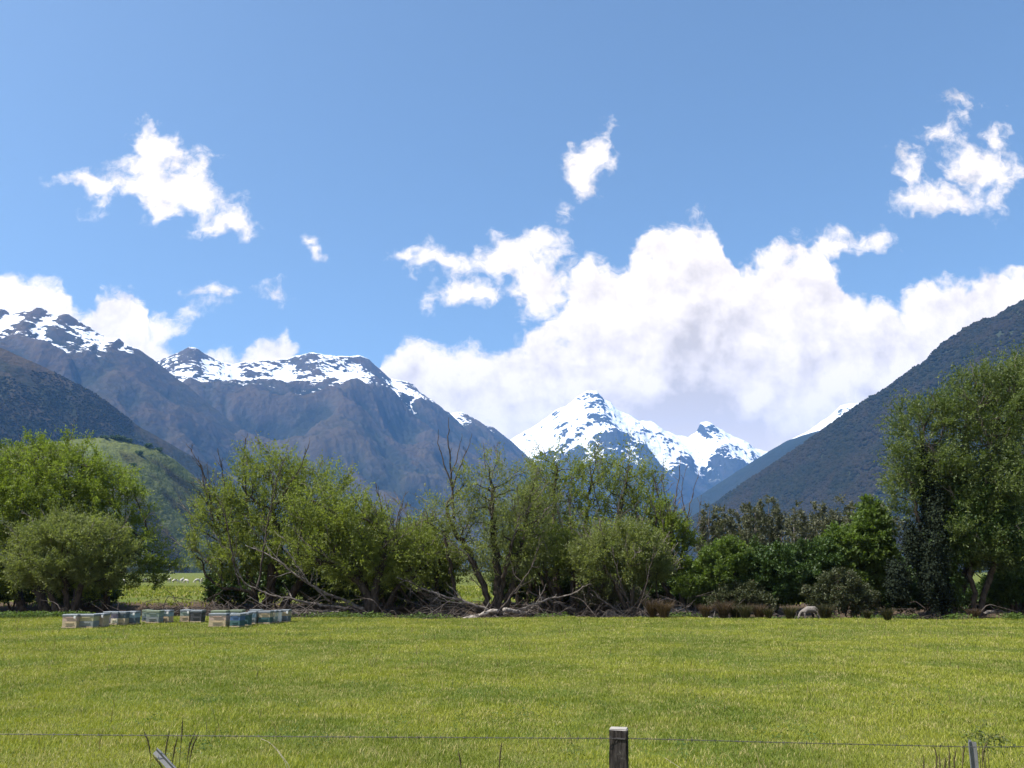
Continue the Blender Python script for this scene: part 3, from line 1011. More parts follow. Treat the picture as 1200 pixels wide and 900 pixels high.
def make_tree(name, label, cat, Y, base, stems, blobs, leaves, mat, group=None, seed=0, r=0.2, depth=0.85, n_attr=500, step=0.25, leaf=(0.125, 0.052),
              dead=(), deadmat='twig', ivy=None, hollow=0.45, spray=(0.35, 0.95), gap=0.2, bark='bark', up=0.6, sides=7, leafr=0.03, per=16, bare=None, spread=.55):
    """A tree or shrub. stems and blobs come from the photograph and are turned into metres at the distance Y."""
    rg = np.random.default_rng(seed * 101 + 7)
    sc = Y / F / 1.02
    bp = w3(base[0], base[1], Y)
    bz = gz_at(bp[0], bp[1])
    org = np.array([bp[0], Y, bz])
    root = empty(name, org)
    tag(root, label, cat, group)
    # points that the limbs grow to
    vol = np.array([b_[2] * b_[3] * (b_[2] + b_[3]) for b_ in blobs], float)
    att = []
    for b_, w_ in zip(blobs, vol / vol.sum()):
        k = max(8, int(n_attr * 1.7 * w_))
        c = w3(b_[0], b_[1], Y) - org
        c[1] += (b_[4] if len(b_) > 4 else 0)
        u = rg.normal(0, 1, (k, 3))
        u /= np.linalg.norm(u, axis=1, keepdims=True)
        rr = (hollow ** 3 + (1 - hollow ** 3) * rg.random(k)) ** (1 / 3)
        rx, rz = b_[2] * sc, b_[3] * sc
        ry = (rx + rz) * 0.5 * depth
        lump = 1.0 + 0.55 * fbm(u[:, 0] * 2.1 + seed * 3.3, u[:, 2] * 2.1 + u[:, 1] * 1.3 + b_[0] * .07, 3, seed + 3, .6)
        rr = rr * lump
        q = c + u * rr[:, None] * np.array([rx, ry, rz])
        att.append(q)
    att = np.concatenate(att)
    if gap > 0:
        f_ = fbm((att[:, 0] + att[:, 1] * .4) / 1.5, (att[:, 2] + att[:, 1] * .3) / 1.5, 3, seed)
        att = att[f_ > -0.55 + gap]
    att = att[att[:, 2] > 0.12]
    seeds_ = []
    for s in stems:
        pl = []
        for q in s:
            v = w3(q[0], q[1], Y) - org
            v[1] += (q[2] if len(q) > 2 else 0)
            pl.append(v)
        pl[0][2] = min(pl[0][2], -0.15)
        pl = resample(pl, step)
        wv = rg.normal(0, 0.05, pl.shape)
        wv[0] = 0
        seeds_.append(pl + wv)
    N, par = colonise(att, seeds_, step, step * 9, step * 1.35, rg)
    V, Q, rad, cnt = skeleton_tubes(N, par, r, 0.009, sides)
    # leaves on the thin wood
    dirs = np.zeros_like(N)
    ok = par >= 0
    dirs[ok] = N[ok] - N[par[ok]]
    dirs /= np.linalg.norm(dirs, axis=1, keepdims=True) + 1e-9
    nst = sum(len(s) for s in seeds_)
    thin = (rad <= max(leafr, np.quantile(rad, 0.6)))
    thin[:nst] = False
    cand = np.nonzero(thin)[0]
    if leaves and len(cand):
        v, rnd = sprays(N[cand], dirs[cand], leaves, rg, spray, per, leaf, up, spread)
        v = v[:, :, :]
        okl = v[:, :, 2].min(1) > 0.02
        v = v[okl]
        rnd = rnd.reshape(-1, 4)[okl].ravel()
        ff = np.arange(len(v) * 4).reshape(-1, 4)
        mesh_np('crown', v, ff, M[mat], root, attrs={'rnd': rnd})
    nb_ = bare if bare is not None else (46 if (group or '').startswith('willows') else 0)
    fm = np.zeros(len(Q), int)
    if nb_ and len(cand):
        top_ = cand[N[cand, 2] > np.quantile(N[cand, 2], 0.3)]
        cen = N[cand].mean(0)
        ps = []
        for k in rg.choice(top_, nb_):
            dv_ = (N[k] - cen) * np.array([1, .8, .5])
            dv_ = dv_ / (np.linalg.norm(dv_) + 1e-6) + np.array([0, 0, .9]) + rg.normal(0, .25, 3)
            dv_ /= np.linalg.norm(dv_)
            l_ = rg.uniform(.5, 1.5)
            st_ = N[k]
            ps += twig_tree(np.array([st_, st_ + dv_ * l_ * .5 + rg.normal(0, .08, 3), st_ + dv_ * l_]), .024, rg, 1, 2.8, .7, .7)
        V2, Q2 = tubes(ps, 4)
        Q = np.concatenate([Q, Q2 + len(V)])
        V = np.concatenate([V, V2])
        fm = np.concatenate([fm, np.ones(len(Q2), int)])
    mesh_np('trunk', V, Q, None, root, smooth=True, mats=[M[bark], M['dead']], midx=fm)
    for d in dead:
        pl = []
        for q in d[0]:
            vv = w3(q[0], q[1], Y) - org
            vv[1] += (q[2] if len(q) > 2 else 0)
            pl.append(vv)
        o = d[1] if len(d) > 1 else {}
        ps = twig_tree(np.array(pl), o.get('r', 0.05), rg, o.get('lv', 2), o.get('dens', 2.4), o.get('spread', .8), o.get('up', .5), 0.04, o.get('lf', .45))
        V, Q = tubes(ps, 5)
        mesh_np('dead_branch', V, Q, M[o.get('mat', deadmat)], root, smooth=True)
    if ivy:
        pts, nrm = [], []
        for (cx, cy_, rx, rz, dy, k) in ivy:
            c = w3(cx, cy_, Y) - org
            c[1] += dy
            k = int(k * 1.6)
            u = rg.normal(0, 1, (k, 3))
            u /= np.linalg.norm(u, axis=1, keepdims=True)
            rr = rg.uniform(0.35, 1.0, (k, 1)) * (1 + .9 * fbm(u[:, 0] * 1.8 + cx, u[:, 2] * 2.6 + cy_, 3, seed))[:, None]
            pts.append(c + u * rr * np.array([rx * sc, (rx + rz) * .5 * sc * .7, rz * sc]))
            nrm.append(u)
        pts, nrm = np.concatenate(pts), np.concatenate(nrm)
        keep = pts[:, 2] > 0.03
        pts, nrm = pts[keep], nrm[keep]
        n = len(pts)
        s = rg.uniform(.7, 1.3, n)
        v = leaf_mesh_arrays(pts, rg.normal(0, 1, (n, 3)) + np.array([0, 0, -.6]), nrm + rg.normal(0, .4, (n, 3)), 0.11 * s, 0.08 * s, rg)
        mesh_np('ivy', v, np.arange(n * 4).reshape(-1, 4), M['ivy'], root, attrs={'rnd': np.repeat(rg.random(n), 4)})
    return root


WILLOWS = 'willows along the old river bed'
SHRUBS = 'shrubs along the edge of the meadow'

make_tree('willow_tree', 'huge rounded bright green willow behind a smaller grey one, above the long hive row', 'tree', 50, (75, 712),
          [[(60, 714), (45, 690), (25, 655, .5), (10, 620, .6)], [(85, 714, .6), (88, 670, .8), (80, 610, .8), (70, 560, .6)], [(118, 713), (128, 685), (150, 655), (170, 630)], [(30, 713, .5), (5, 690, 1), (-20, 650, .8)], [(110, 713, 1.5), (115, 660, 1.6), (125, 600, 1.8)]],
          [(65, 595, 66, 78), (115, 600, 54, 56), (15, 595, 60, 70), (155, 645, 42, 44), (-45, 605, 60, 78), (188, 662, 16, 28), (45, 540, 38, 28), (88, 555, 36, 28), (180, 670, 34, 18), (15, 682, 50, 20), (130, 684, 46, 18)],
          175000, 'bright', WILLOWS, 1, r=0.30, n_attr=1300, hollow=.35)
make_tree('willow_tree', 'smaller round greyish willow in front of the huge bright one', 'tree', 45, (78, 715),
          [[(70, 717), (60, 695), (45, 665), (30, 650)], [(85, 717), (95, 690), (110, 660)], [(78, 717), (78, 680), (80, 640)]],
          [(80, 645, 62, 38), (45, 655, 34, 36), (120, 655, 34, 36), (80, 665, 60, 26), (30, 670, 20, 20)],
          60000, 'grey', WILLOWS, 2, r=0.14, n_attr=700, hollow=.3, leaf=(0.12, 0.042))
make_tree('willow_tree', 'broad willow with bleached dead limbs on its left side, behind the short pair of hives', 'tree', 47, (305, 718),
          [[(312, 718), (295, 695), (272, 688), (258, 690), (240, 672)], [(312, 718), (318, 680), (325, 630), (318, 590)], [(320, 718), (350, 680, .6), (372, 630, .8), (380, 590)], [(305, 716, .4), (285, 670, 1), (265, 630, .8)], [(300, 700), (330, 670, -1), (350, 650, -1.2)]],
          [(318, 580, 56, 44), (268, 610, 42, 42), (365, 590, 46, 44), (330, 640, 80, 38), (240, 645, 24, 26), (300, 550, 26, 22), (392, 580, 22, 30), (400, 640, 35, 34), (262, 660, 38, 22)],
          66000, 'willow', WILLOWS, 3, spread=.4, spray=(.5, 1.35), r=0.23, n_attr=1200, hollow=.2, gap=.32,
          dead=[([(268, 650), (252, 610), (240, 570), (232, 535)], dict(r=.07, dens=2.6, lf=.5)), ([(275, 620), (262, 570), (255, 525)], dict(r=.06, dens=2.6, lf=.5)), ([(290, 600), (285, 550), (290, 508)], dict(r=.055, dens=2.4, lf=.45)), ([(270, 640), (248, 590), (236, 545), (218, 520)], dict(r=.06, dens=2.6, lf=.5)), ([(330, 600, -1.5), (355, 560, -1.8), (372, 522, -1.8)], dict(r=.05, dens=2)), ([(318, 690, -2.6), (330, 640, -3), (338, 590, -3), (350, 545, -3)], dict(r=.06)), ([(300, 690, -2.4), (290, 640, -2.8), (278, 590, -2.8)], dict(r=.055)),
                ([(262, 680), (235, 650), (210, 640), (190, 620)], dict(r=.05, mat='dead')), ([(250, 665), (228, 640), (222, 600), (208, 580)], dict(r=.04, mat='dead')), ([(330, 600), (318, 560), (312, 520)], dict(r=.025)),
                ([(345, 600, -1), (350, 560, -1), (340, 525, -1)], dict(r=.03)), ([(300, 690, -1.5), (280, 650, -2), (262, 620, -2.2)], dict(r=.035, mat='dead'))])
make_tree('willow_tree', 'half toppled willow with long bare limbs sweeping left towards the hives', 'tree', 44, (437, 722),
          [[(437, 724), (432, 700), (420, 680), (405, 668), (380, 658), (350, 652)], [(437, 724), (440, 690), (450, 655), (452, 625)], [(437, 724), (425, 690, .5), (410, 650, .6), (400, 610, .6)], [(440, 724), (462, 690, .6), (478, 660, .6)]],
          [(410, 625, 48, 42), (385, 645, 50, 25), (450, 650, 32, 34), (420, 660, 46, 28), (370, 600, 30, 28), (480, 655, 34, 30)],
          38000, 'willow', WILLOWS, 4, spread=.4, spray=(.5, 1.35), r=0.22, n_attr=800, hollow=.2, gap=.25, bark='bark',
          dead=[([(430, 715), (405, 702), (380, 692, -.6), (355, 675, -1), (330, 655, -1.1), (296, 640, -1.2)], dict(r=.085, mat='dead', dens=1.3)), ([(405, 668, -.3), (385, 655, -.6), (365, 640, -.7), (345, 618, -.7)], dict(r=.07, mat='dead')),
                ([(410, 712, -.4), (370, 706, -.7), (335, 698, -1), (300, 685, -1.2), (285, 672, -1.2)], dict(r=.075, mat='dead', dens=1.2)), ([(400, 716, -.8), (360, 712, -1), (325, 712, -1.3), (300, 697, -1.5)], dict(r=.06, mat='dead', dens=1)),
                ([(390, 704, -.7), (368, 680, -1), (352, 660, -1.1), (338, 640, -1.1)], dict(r=.05, mat='dead')),
                ([(448, 660), (455, 620), (447, 590), (440, 566)], dict(r=.05)), ([(455, 640), (440, 600), (425, 575)], dict(r=.04)), ([(465, 650), (466, 610), (476, 575)], dict(r=.05, dens=3, lf=.5)), ([(458, 640, -.5), (430, 605, -.6), (415, 582, -.6)], dict(r=.045, dens=3, lf=.5)), ([(470, 650, -.4), (458, 610, -.5), (452, 580, -.5)], dict(r=.045, dens=3, lf=.5)),
                ([(500, 660, .8), (480, 620, .8), (462, 592, .8), (448, 575, .8)], dict(r=.05, mat='dead'))])
make_tree('willow_tree', 'low leafy willow over a heap of bare sticks, beside the toppled willow', 'tree', 47, (492, 715),
          [[(500, 718), (490, 690), (478, 660)], [(505, 718), (512, 690), (515, 660)], [(495, 718), (470, 690), (455, 670)]],
          [(490, 648, 38, 30), (515, 665, 28, 26), (465, 660, 28, 24), (500, 625, 22, 18)],
          24000, 'willow', WILLOWS, 5, r=0.12, n_attr=330, hollow=.3, gap=.1,
          dead=[([(545, 708, -1.5), (520, 700, -1.8), (495, 690, -2), (468, 682, -2)], dict(r=.05, mat='dead')), ([(530, 712, -1.6), (505, 700, -1.8), (485, 680, -2), (470, 664, -2)], dict(r=.045, mat='dead')), ([(520, 705, -1.7), (500, 680, -2), (485, 660, -2)], dict(r=.035, mat='dead')), ([(540, 706, -1.5), (500, 706, -2), (470, 698, -2)], dict(r=.05, mat='dead'))])
make_tree('willow_tree', 'leaning open-crowned willow topped by a tall bare dead spire, above the pale fallen log', 'tree', 45, (580, 722),
          [[(578, 724), (568, 690), (556, 660), (542, 635), (528, 612), (522, 590)], [(578, 724), (583, 680, .3), (580, 640, .4), (577, 600, .4), (575, 565, .4)], [(580, 724), (600, 690, .4), (610, 650, .5), (618, 610, .5)], [(542, 635), (520, 622), (500, 612)], [(582, 724, .2), (592, 670, -.4), (602, 630, -.5)]],
          [(535, 600, 34, 34), (575, 590, 34, 48), (575, 548, 13, 22), (612, 610, 36, 44), (508, 610, 24, 24), (560, 640, 48, 34), (600, 655, 40, 36), (540, 570, 20, 22), (620, 570, 18, 30)],
          23000, 'grey', WILLOWS, 6, spread=.4, spray=(.5, 1.35), r=0.20, n_attr=760, hollow=.25, gap=.34, leaf=(0.12, 0.045),
          dead=[([(533, 610), (529, 570), (527, 530), (526, 489)], dict(r=.07, dens=.7, lf=.2)), ([(530, 575), (522, 545), (514, 520), (514, 503)], dict(r=.05, dens=.7, lf=.2)), ([(531, 572), (540, 545), (549, 525), (553, 508)], dict(r=.05, dens=.8, lf=.25)), ([(528, 555), (535, 535), (541, 508)], dict(r=.04, dens=.8, lf=.2)), ([(545, 620), (560, 590), (566, 555)], dict(r=.035)), ([(600, 640, -1), (612, 600, -1), (640, 560, -1)], dict(r=.04)), ([(580, 716, -1.2), (545, 706, -1.6), (505, 694, -1.8), (470, 676, -1.8)], dict(r=.085, mat='dead')), ([(584, 718, -1.2), (600, 690, -1.6), (622, 660, -1.8), (632, 630, -1.8)], dict(r=.05)), ([(576, 714, -1.2), (566, 680, -1.6), (552, 650, -1.8), (520, 628, -1.8)], dict(r=.05)), ([(590, 719, -1.3), (625, 708, -1.5), (660, 700, -1.6), (690, 684, -1.6)], dict(r=.08, mat='dead'))])
make_tree('willow_tree', 'tall willow of many upright stems in front of the snowy peak', 'tree', 49, (680, 716),
          [[(660, 718), (652, 680), (648, 630), (650, 580), (652, 545)], [(675, 718), (680, 670, .5), (688, 610, .6), (695, 560, .6)], [(695, 718), (712, 670), (725, 610), (735, 555)], [(650, 718, .5), (635, 680, .6), (622, 640, .6), (618, 600, .6)], [(700, 718), (730, 680), (755, 630), (765, 590)], [(685, 718, 1), (700, 650, 1.4), (715, 580, 1.5)]],
          [(650, 575, 32, 42), (695, 575, 40, 48), (738, 585, 38, 50), (640, 640, 40, 40), (690, 640, 55, 45), (655, 532, 11, 11), (637, 540, 9, 13), (735, 532, 15, 15), (762, 630, 32, 44), (715, 545, 24, 18), (680, 545, 18, 16)],
          46000, 'willow', WILLOWS, 7, spread=.4, spray=(.5, 1.35), r=0.18, n_attr=1300, hollow=.2, gap=.34, leaf=(0.125, 0.05), up=1.0,
          dead=[([(650, 610, -1), (640, 570, -1), (622, 540, -1)], dict(r=.03)), ([(700, 600, -1.4), (692, 560, -1.6), (700, 520, -1.6)], dict(r=.025)), ([(745, 620, -1), (738, 575, -1.4), (722, 548, -1.4)], dict(r=.035)), ([(755, 640, -1), (768, 595, -1), (765, 555, -1)], dict(r=.03)), ([(672, 640, -1.5), (662, 600, -1.6), (668, 560, -1.6)], dict(r=.045)), ([(690, 700, -2.4), (676, 660, -2.6), (655, 615, -2.6), (648, 570, -2.6)], dict(r=.06)), ([(700, 690, -2.4), (712, 640, -2.6), (722, 590, -2.6), (730, 550, -2.6)], dict(r=.06)), ([(705, 690, -2.2), (740, 640, -2.4), (752, 590, -2.4)], dict(r=.05)), ([(670, 712, -3), (640, 700, -3.4), (615, 690, -3.6)], dict(r=.09, mat='dead'))])
make_tree('willow_tree', 'low round grey-green willow at the meadow edge below the tall many-stemmed one', 'tree', 44, (735, 724),
          [[(740, 726), (728, 700), (715, 675), (705, 655)], [(742, 726), (740, 690), (738, 650)], [(742, 726), (752, 695), (765, 665)]],
          [(730, 648, 42, 32), (700, 660, 28, 26), (758, 655, 24, 28), (735, 670, 40, 18)],
          38000, 'grey', WILLOWS, 8, r=0.11, n_attr=520, hollow=.2, gap=.28, leaf=(0.12, 0.042),
          dead=[([(742, 724), (720, 712), (700, 700), (690, 688)], dict(r=.07, mat='dead')), ([(744, 724, -.2), (760, 708, -.4), (782, 700, -.5)], dict(r=.06, mat='dead')), ([(738, 716, -1), (722, 680, -1.6), (712, 640, -1.7)], dict(r=.04)), ([(742, 716, -1), (752, 680, -1.6), (760, 640, -1.7)], dict(r=.04))])
make_tree('willow_tree', 'small dark stemmed willow in the gap right of the leaning one', 'tree', 46, (640, 722),
          [[(660, 722), (648, 695), (636, 665), (630, 640)], [(640, 722), (630, 690), (615, 660)], [(668, 722), (672, 690), (675, 660)], [(655, 722), (640, 700, -.8), (620, 690, -1)]],
          [(632, 645, 34, 28), (660, 655, 34, 28), (690, 650, 30, 30), (610, 665, 24, 20)],
          17000, 'willow', WILLOWS, 9, spread=.4, spray=(.5, 1.35), r=0.12, n_attr=380, hollow=.25, gap=.15)
make_tree('bare_topped_tree', 'half dead tree with tall bare upright branches, left of the bright shrubs', 'tree', 47, (802, 716),
          [[(804, 718), (797, 690), (789, 665), (786, 640), (787, 610)], [(804, 718), (800, 680, .4), (803, 640, .5), (806, 605, .5)], [(800, 716), (782, 690, .4), (772, 650, .5), (768, 615)]],
          [(776, 610, 20, 22), (792, 632, 24, 22), (785, 660, 26, 18), (772, 640, 20, 20)],
          14000, 'bright', WILLOWS, 10, r=0.16, n_attr=260, hollow=.2, gap=.1,
          dead=[([(787, 625), (780, 585), (776, 560), (778, 538)], dict(r=.045, dens=1, lf=.25)), ([(788, 620), (793, 580), (797, 550), (797, 530)], dict(r=.05, dens=1, lf=.25)), ([(805, 630), (808, 595), (814, 570), (819, 552)], dict(r=.045, dens=1.2, lf=.3)),
                ([(806, 615), (800, 580), (806, 545)], dict(r=.035, dens=1, lf=.25)), ([(805, 640), (818, 610), (822, 580)], dict(r=.035)), ([(788, 610), (770, 580), (764, 552)], dict(r=.035)), ([(804, 650), (826, 625), (832, 600)], dict(r=.025))])
make_tree('willow_tree', 'tallest willow with a trunk wrapped in dark ivy, in front of the forested hill', 'tree', 44, (1108, 722),
          [[(1112, 724), (1102, 700), (1098, 660), (1100, 610), (1092, 560), (1082, 520)], [(1112, 724), (1118, 670, .4), (1128, 600, .5), (1135, 540, .5), (1140, 490, .5)], [(1105, 690), (1085, 650), (1075, 600), (1062, 550)], [(1115, 724, .6), (1135, 690, .8), (1160, 640, 1), (1175, 580, 1), (1180, 500, 1)]],
          [(1072, 500, 24, 36), (1060, 545, 22, 30), (1118, 500, 42, 42), (1162, 480, 44, 50), (1100, 560, 40, 48), (1160, 570, 52, 56), (1125, 620, 46, 40), (1055, 590, 16, 24), (1150, 640, 55, 30), (1165, 660, 40, 16), (1185, 450, 20, 26), (1140, 448, 12, 18), (1122, 462, 9, 18), (1062, 478, 10, 16), (1160, 436, 10, 16), (1046, 512, 10, 16), (1098, 478, 8, 14)],
          98000, 'cool', WILLOWS, 11, spread=.4, spray=(.5, 1.35), r=0.30, n_attr=1300, hollow=.25, gap=.32, leaf=(0.13, 0.055),
          ivy=[(1090, 615, 11, 60, -.5, 6000), (1081, 560, 8, 40, -.4, 3500), (1084, 665, 14, 46, -.5, 6000), (1066, 640, 12, 30, -.3, 2500), (1050, 682, 16, 24, -.3, 3500), (1100, 690, 14, 30, -.3, 3000)],
          dead=[([(1092, 560, -1), (1076, 520, -1), (1066, 490, -1)], dict(r=.035)), ([(1150, 560, -1.4), (1130, 500, -1.6), (1108, 460, -1.6)], dict(r=.03)), ([(1200, 520, -1), (1175, 470, -1), (1150, 440, -1)], dict(r=.045))])
make_tree('willow_tree', 'big willow of three leaning trunks beside the ivy-covered one, cut by the photo edge', 'tree', 48, (1195, 708),
          [[(1188, 712), (1180, 680), (1172, 640), (1165, 600)], [(1198, 712), (1205, 660), (1208, 600), (1205, 520)], [(1210, 712), (1235, 660), (1255, 590)], [(1190, 712, .5), (1165, 690, .8), (1150, 668, .8)]],
          [(1195, 600, 46, 52), (1235, 540, 55, 80), (1200, 490, 44, 60), (1210, 436, 26, 22), (1190, 428, 10, 14), (1185, 640, 48, 32), (1200, 665, 36, 20), (1270, 600, 50, 70), (1165, 655, 30, 12)],
          92000, 'cool', WILLOWS, 12, spread=.4, spray=(.5, 1.35), r=0.28, n_attr=1000, hollow=.3, gap=.26, leaf=(0.13, 0.055))

make_tree('crown_shade_tree', 'added tree with leaves darkened as crown shade, between the ivy-covered willow and three leaning trunks', 'tree', 43.8, (1142, 722),  # added tree: its dark leaf colour stands for shade in the lower willow crown
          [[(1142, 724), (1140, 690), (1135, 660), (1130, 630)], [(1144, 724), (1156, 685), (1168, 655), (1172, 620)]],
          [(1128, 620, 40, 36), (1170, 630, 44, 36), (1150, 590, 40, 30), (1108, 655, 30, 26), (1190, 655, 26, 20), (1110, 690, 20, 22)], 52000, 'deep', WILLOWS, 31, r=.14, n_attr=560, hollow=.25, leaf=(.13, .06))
make_tree('willow_tree', 'leafy willow filling the band behind the toppled willow, left of the leaning one', 'tree', 53, (452, 712),
          [[(452, 713), (446, 690), (438, 655), (432, 630)], [(455, 713), (466, 685), (478, 655), (486, 632)], [(450, 713), (425, 690), (408, 665)]],
          [(432, 645, 42, 34), (478, 655, 40, 30), (455, 672, 60, 28), (400, 660, 36, 30), (510, 672, 30, 24)], 36000, 'willow', WILLOWS, 32, spread=.4, spray=(.5, 1.35), r=.14, n_attr=720, hollow=.2, gap=.25)
make_tree('willow_tree', 'pale feathery willow behind the gap between the leaning willow and the many-stemmed one', 'tree', 53, (612, 710),
          [[(610, 711), (604, 680), (598, 640), (596, 600)], [(614, 711), (622, 680), (628, 640), (632, 590)], [(612, 711), (640, 690), (655, 660)]],
          [(600, 620, 36, 44), (630, 600, 30, 46), (615, 655, 50, 34), (655, 660, 36, 28), (580, 660, 34, 26), (634, 556, 10, 16)], 27000, 'grey', WILLOWS, 33, spread=.4, spray=(.5, 1.35), r=.14, n_attr=760, hollow=.2, gap=.3)
# shrubs to the right
make_tree('green_shrub', 'bright yellow-green shrub beside the bare-topped tree', 'shrub', 46, (842, 712), [[(842, 714), (838, 690), (832, 670)], [(845, 714), (855, 690), (862, 665)]],
          [(838, 672, 34, 28), (822, 690, 24, 18), (862, 660, 22, 24), (850, 690, 30, 16), (848, 648, 18, 14)], 30000, 'shrub', SHRUBS, 21, r=.07, n_attr=420, hollow=.6, leaf=(.13, .07), spray=(.2, .5))
make_tree('green_shrub', 'dense dark green shrub with a rounded lit top, standing in front of the brown trees', 'shrub', 46, (905, 712), [[(905, 714), (900, 690), (895, 670)], [(908, 714), (915, 690), (918, 670)]],
          [(905, 672, 32, 30), (885, 680, 24, 24), (922, 690, 24, 22), (900, 695, 30, 18)], 32000, 'deep', SHRUBS, 22, r=.07, n_attr=420, hollow=.7, leaf=(.13, .07), spray=(.2, .45))
make_tree('green_shrub', 'dark green shrub between the rounded dark one and the vine-covered mound', 'shrub', 47, (953, 710), [[(953, 712), (950, 690), (945, 665)], [(955, 712), (965, 685), (968, 660)]],
          [(952, 670, 28, 30), (938, 690, 24, 18), (968, 660, 20, 24), (960, 650, 18, 14)], 28000, 'deep', SHRUBS, 23, r=.07, n_attr=380, hollow=.65, leaf=(.13, .07), spray=(.2, .45))
make_tree('green_shrub', 'tall light green shrub with large leaves against the ivy-covered willow', 'shrub', 48, (1010, 708), [[(1010, 710), (1005, 680), (998, 650), (990, 630)], [(1012, 710), (1020, 670), (1025, 630), (1022, 605)]],
          [(1005, 645, 34, 30), (980, 650, 24, 20), (1022, 625, 20, 30), (1030, 660, 22, 30), (1000, 668, 30, 20), (1018, 600, 9, 12), (975, 630, 12, 14)], 34000, 'shrub', SHRUBS, 24, r=.08, n_attr=460, hollow=.5, leaf=(.17, .09), spray=(.25, .55))
make_tree('vine_mound', 'brownish green mound of vines beside the grazing sheep', 'shrub', 44, (985, 716), [[(985, 718), (980, 700), (978, 685)], [(988, 718), (995, 700), (1000, 690)]],
          [(985, 694, 30, 22), (966, 704, 24, 14), (1006, 704, 22, 14), (985, 708, 36, 10)], 26000, 'mound', SHRUBS, 25, r=.04, n_attr=380, hollow=.4, leaf=(.10, .055), spray=(.15, .35))
make_tree('green_shrub', 'wide olive green shrub filling the low gap behind the bright yellow-green one', 'shrub', 52, (880, 706), [[(880, 708), (872, 685), (868, 665)], [(884, 708), (890, 690), (893, 672)]],
          [(872, 668, 26, 24), (888, 690, 30, 18), (930, 690, 24, 18), (868, 690, 26, 16)], 24000, 'willow', SHRUBS, 26, r=.06, n_attr=340, hollow=.6, leaf=(.13, .06), spray=(.2, .5))
make_tree('bramble', 'low bramble of grey-brown leaves under the yellow-green shrub', 'shrub', 45, (868, 714), [[(868, 716), (862, 705), (858, 698)], [(870, 716), (878, 706), (884, 700)]],
          [(865, 700, 30, 13), (845, 704, 16, 9), (890, 704, 16, 10)], 12000, 'mound', SHRUBS, 27, r=.03, n_attr=200, hollow=.5, leaf=(.09, .05), spray=(.15, .4))
make_tree('bramble', 'tangle of dry brown scrub under the tall many-stemmed willow', 'shrub', 48, (715, 716), [[(715, 717), (708, 702), (702, 690)], [(718, 717), (726, 700), (732, 690)]],
          [(712, 695, 30, 15), (740, 700, 20, 13), (690, 702, 18, 11)], 9000, 'rust', SHRUBS, 28, r=.03, n_attr=260, hollow=.2, leaf=(.08, .03), spray=(.2, .5),
          dead=[([(735, 716, -1), (750, 705, -1), (770, 700, -1)], dict(r=.03, mat='dead')), ([(770, 716, -1), (760, 700, -1), (745, 690, -1)], dict(r=.03, mat='dead'))])
make_tree('small_willow', 'little willow sapling with light leaves beside the foot of the bare-topped tree', 'tree', 45, (772, 718), [[(772, 720), (770, 700), (768, 680)]],
          [(772, 672, 16, 12), (765, 684, 12, 10)], 5000, 'grey', WILLOWS, 29, r=.05, n_attr=110, hollow=.3)

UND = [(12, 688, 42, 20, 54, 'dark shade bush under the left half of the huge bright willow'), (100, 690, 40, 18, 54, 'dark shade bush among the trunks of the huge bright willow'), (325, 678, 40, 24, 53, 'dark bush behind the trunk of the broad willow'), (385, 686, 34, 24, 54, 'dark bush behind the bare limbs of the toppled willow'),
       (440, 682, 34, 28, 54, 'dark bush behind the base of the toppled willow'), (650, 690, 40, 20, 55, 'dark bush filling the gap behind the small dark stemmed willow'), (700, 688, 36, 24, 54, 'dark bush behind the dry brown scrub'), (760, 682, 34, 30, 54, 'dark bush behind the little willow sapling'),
       (810, 690, 26, 26, 53, 'dark bush behind the foot of the bare-topped tree'), (1035, 684, 36, 36, 51, 'dark bush between the tall light shrub and the ivy-covered trunk'), (1085, 690, 26, 26, 52, 'dark bush behind the ivy-covered trunk'), (1215, 690, 36, 24, 54, 'dark bush behind the three leaning trunks'), (600, 684, 22, 14, 55, 'small dark bush behind the leaning willow'), (1186, 690, 30, 18, 47, 'dark bush at the foot of the three leaning trunks'), (500, 692, 30, 16, 55, 'low dark bush behind the heap of bare sticks'), (270, 690, 26, 18, 55, 'dark bush left of the broad willow trunk'), (1165, 700, 40, 14, 53, 'low dark bush under the added crown-shade tree')]
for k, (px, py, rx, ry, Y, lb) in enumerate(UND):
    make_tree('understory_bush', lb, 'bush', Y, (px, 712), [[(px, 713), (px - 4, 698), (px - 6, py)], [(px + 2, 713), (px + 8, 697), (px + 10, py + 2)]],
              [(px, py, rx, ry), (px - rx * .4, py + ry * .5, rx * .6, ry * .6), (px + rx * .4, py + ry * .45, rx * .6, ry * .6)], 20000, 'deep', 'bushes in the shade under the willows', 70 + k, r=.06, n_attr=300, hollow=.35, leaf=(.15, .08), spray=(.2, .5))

# brown trees beyond the scrub
BROWN = [(832, 597, 14), (848, 600, 13), (866, 596, 17), (884, 594, 15), (902, 592, 13), (914, 598, 10), (932, 594, 9), (944, 600, 9), (957, 596, 11), (970, 594, 13), (986, 590, 14), (1002, 596, 13), (1018, 590, 15), (1035, 594, 14)]
BL = ['narrow brown tree just right of the bare-topped tree', 'brown tree second from the bare-topped tree in the far row', 'broadest dark brown tree of the far row, above the yellow-green shrub', 'dark brown tree above the olive shrub in the far row', 'brown tree with a pale split top above the rounded dark shrub',
      'thin grey-brown tree at the edge of the gap in the far row', 'spindly tree standing in the gap of the far row', 'thin see-through tree just past the gap in the far row', 'reddish brown tree above the dark green shrub in the far row', 'brown tree of middle width above the tall light green shrub',
      'brown tree with twin tops above the tall light green shrub', 'short brown tree between taller ones at the far row end', 'tall brown tree near the ivy-covered willow in the far row', 'last brown tree of the far row, touching the ivy-covered willow']
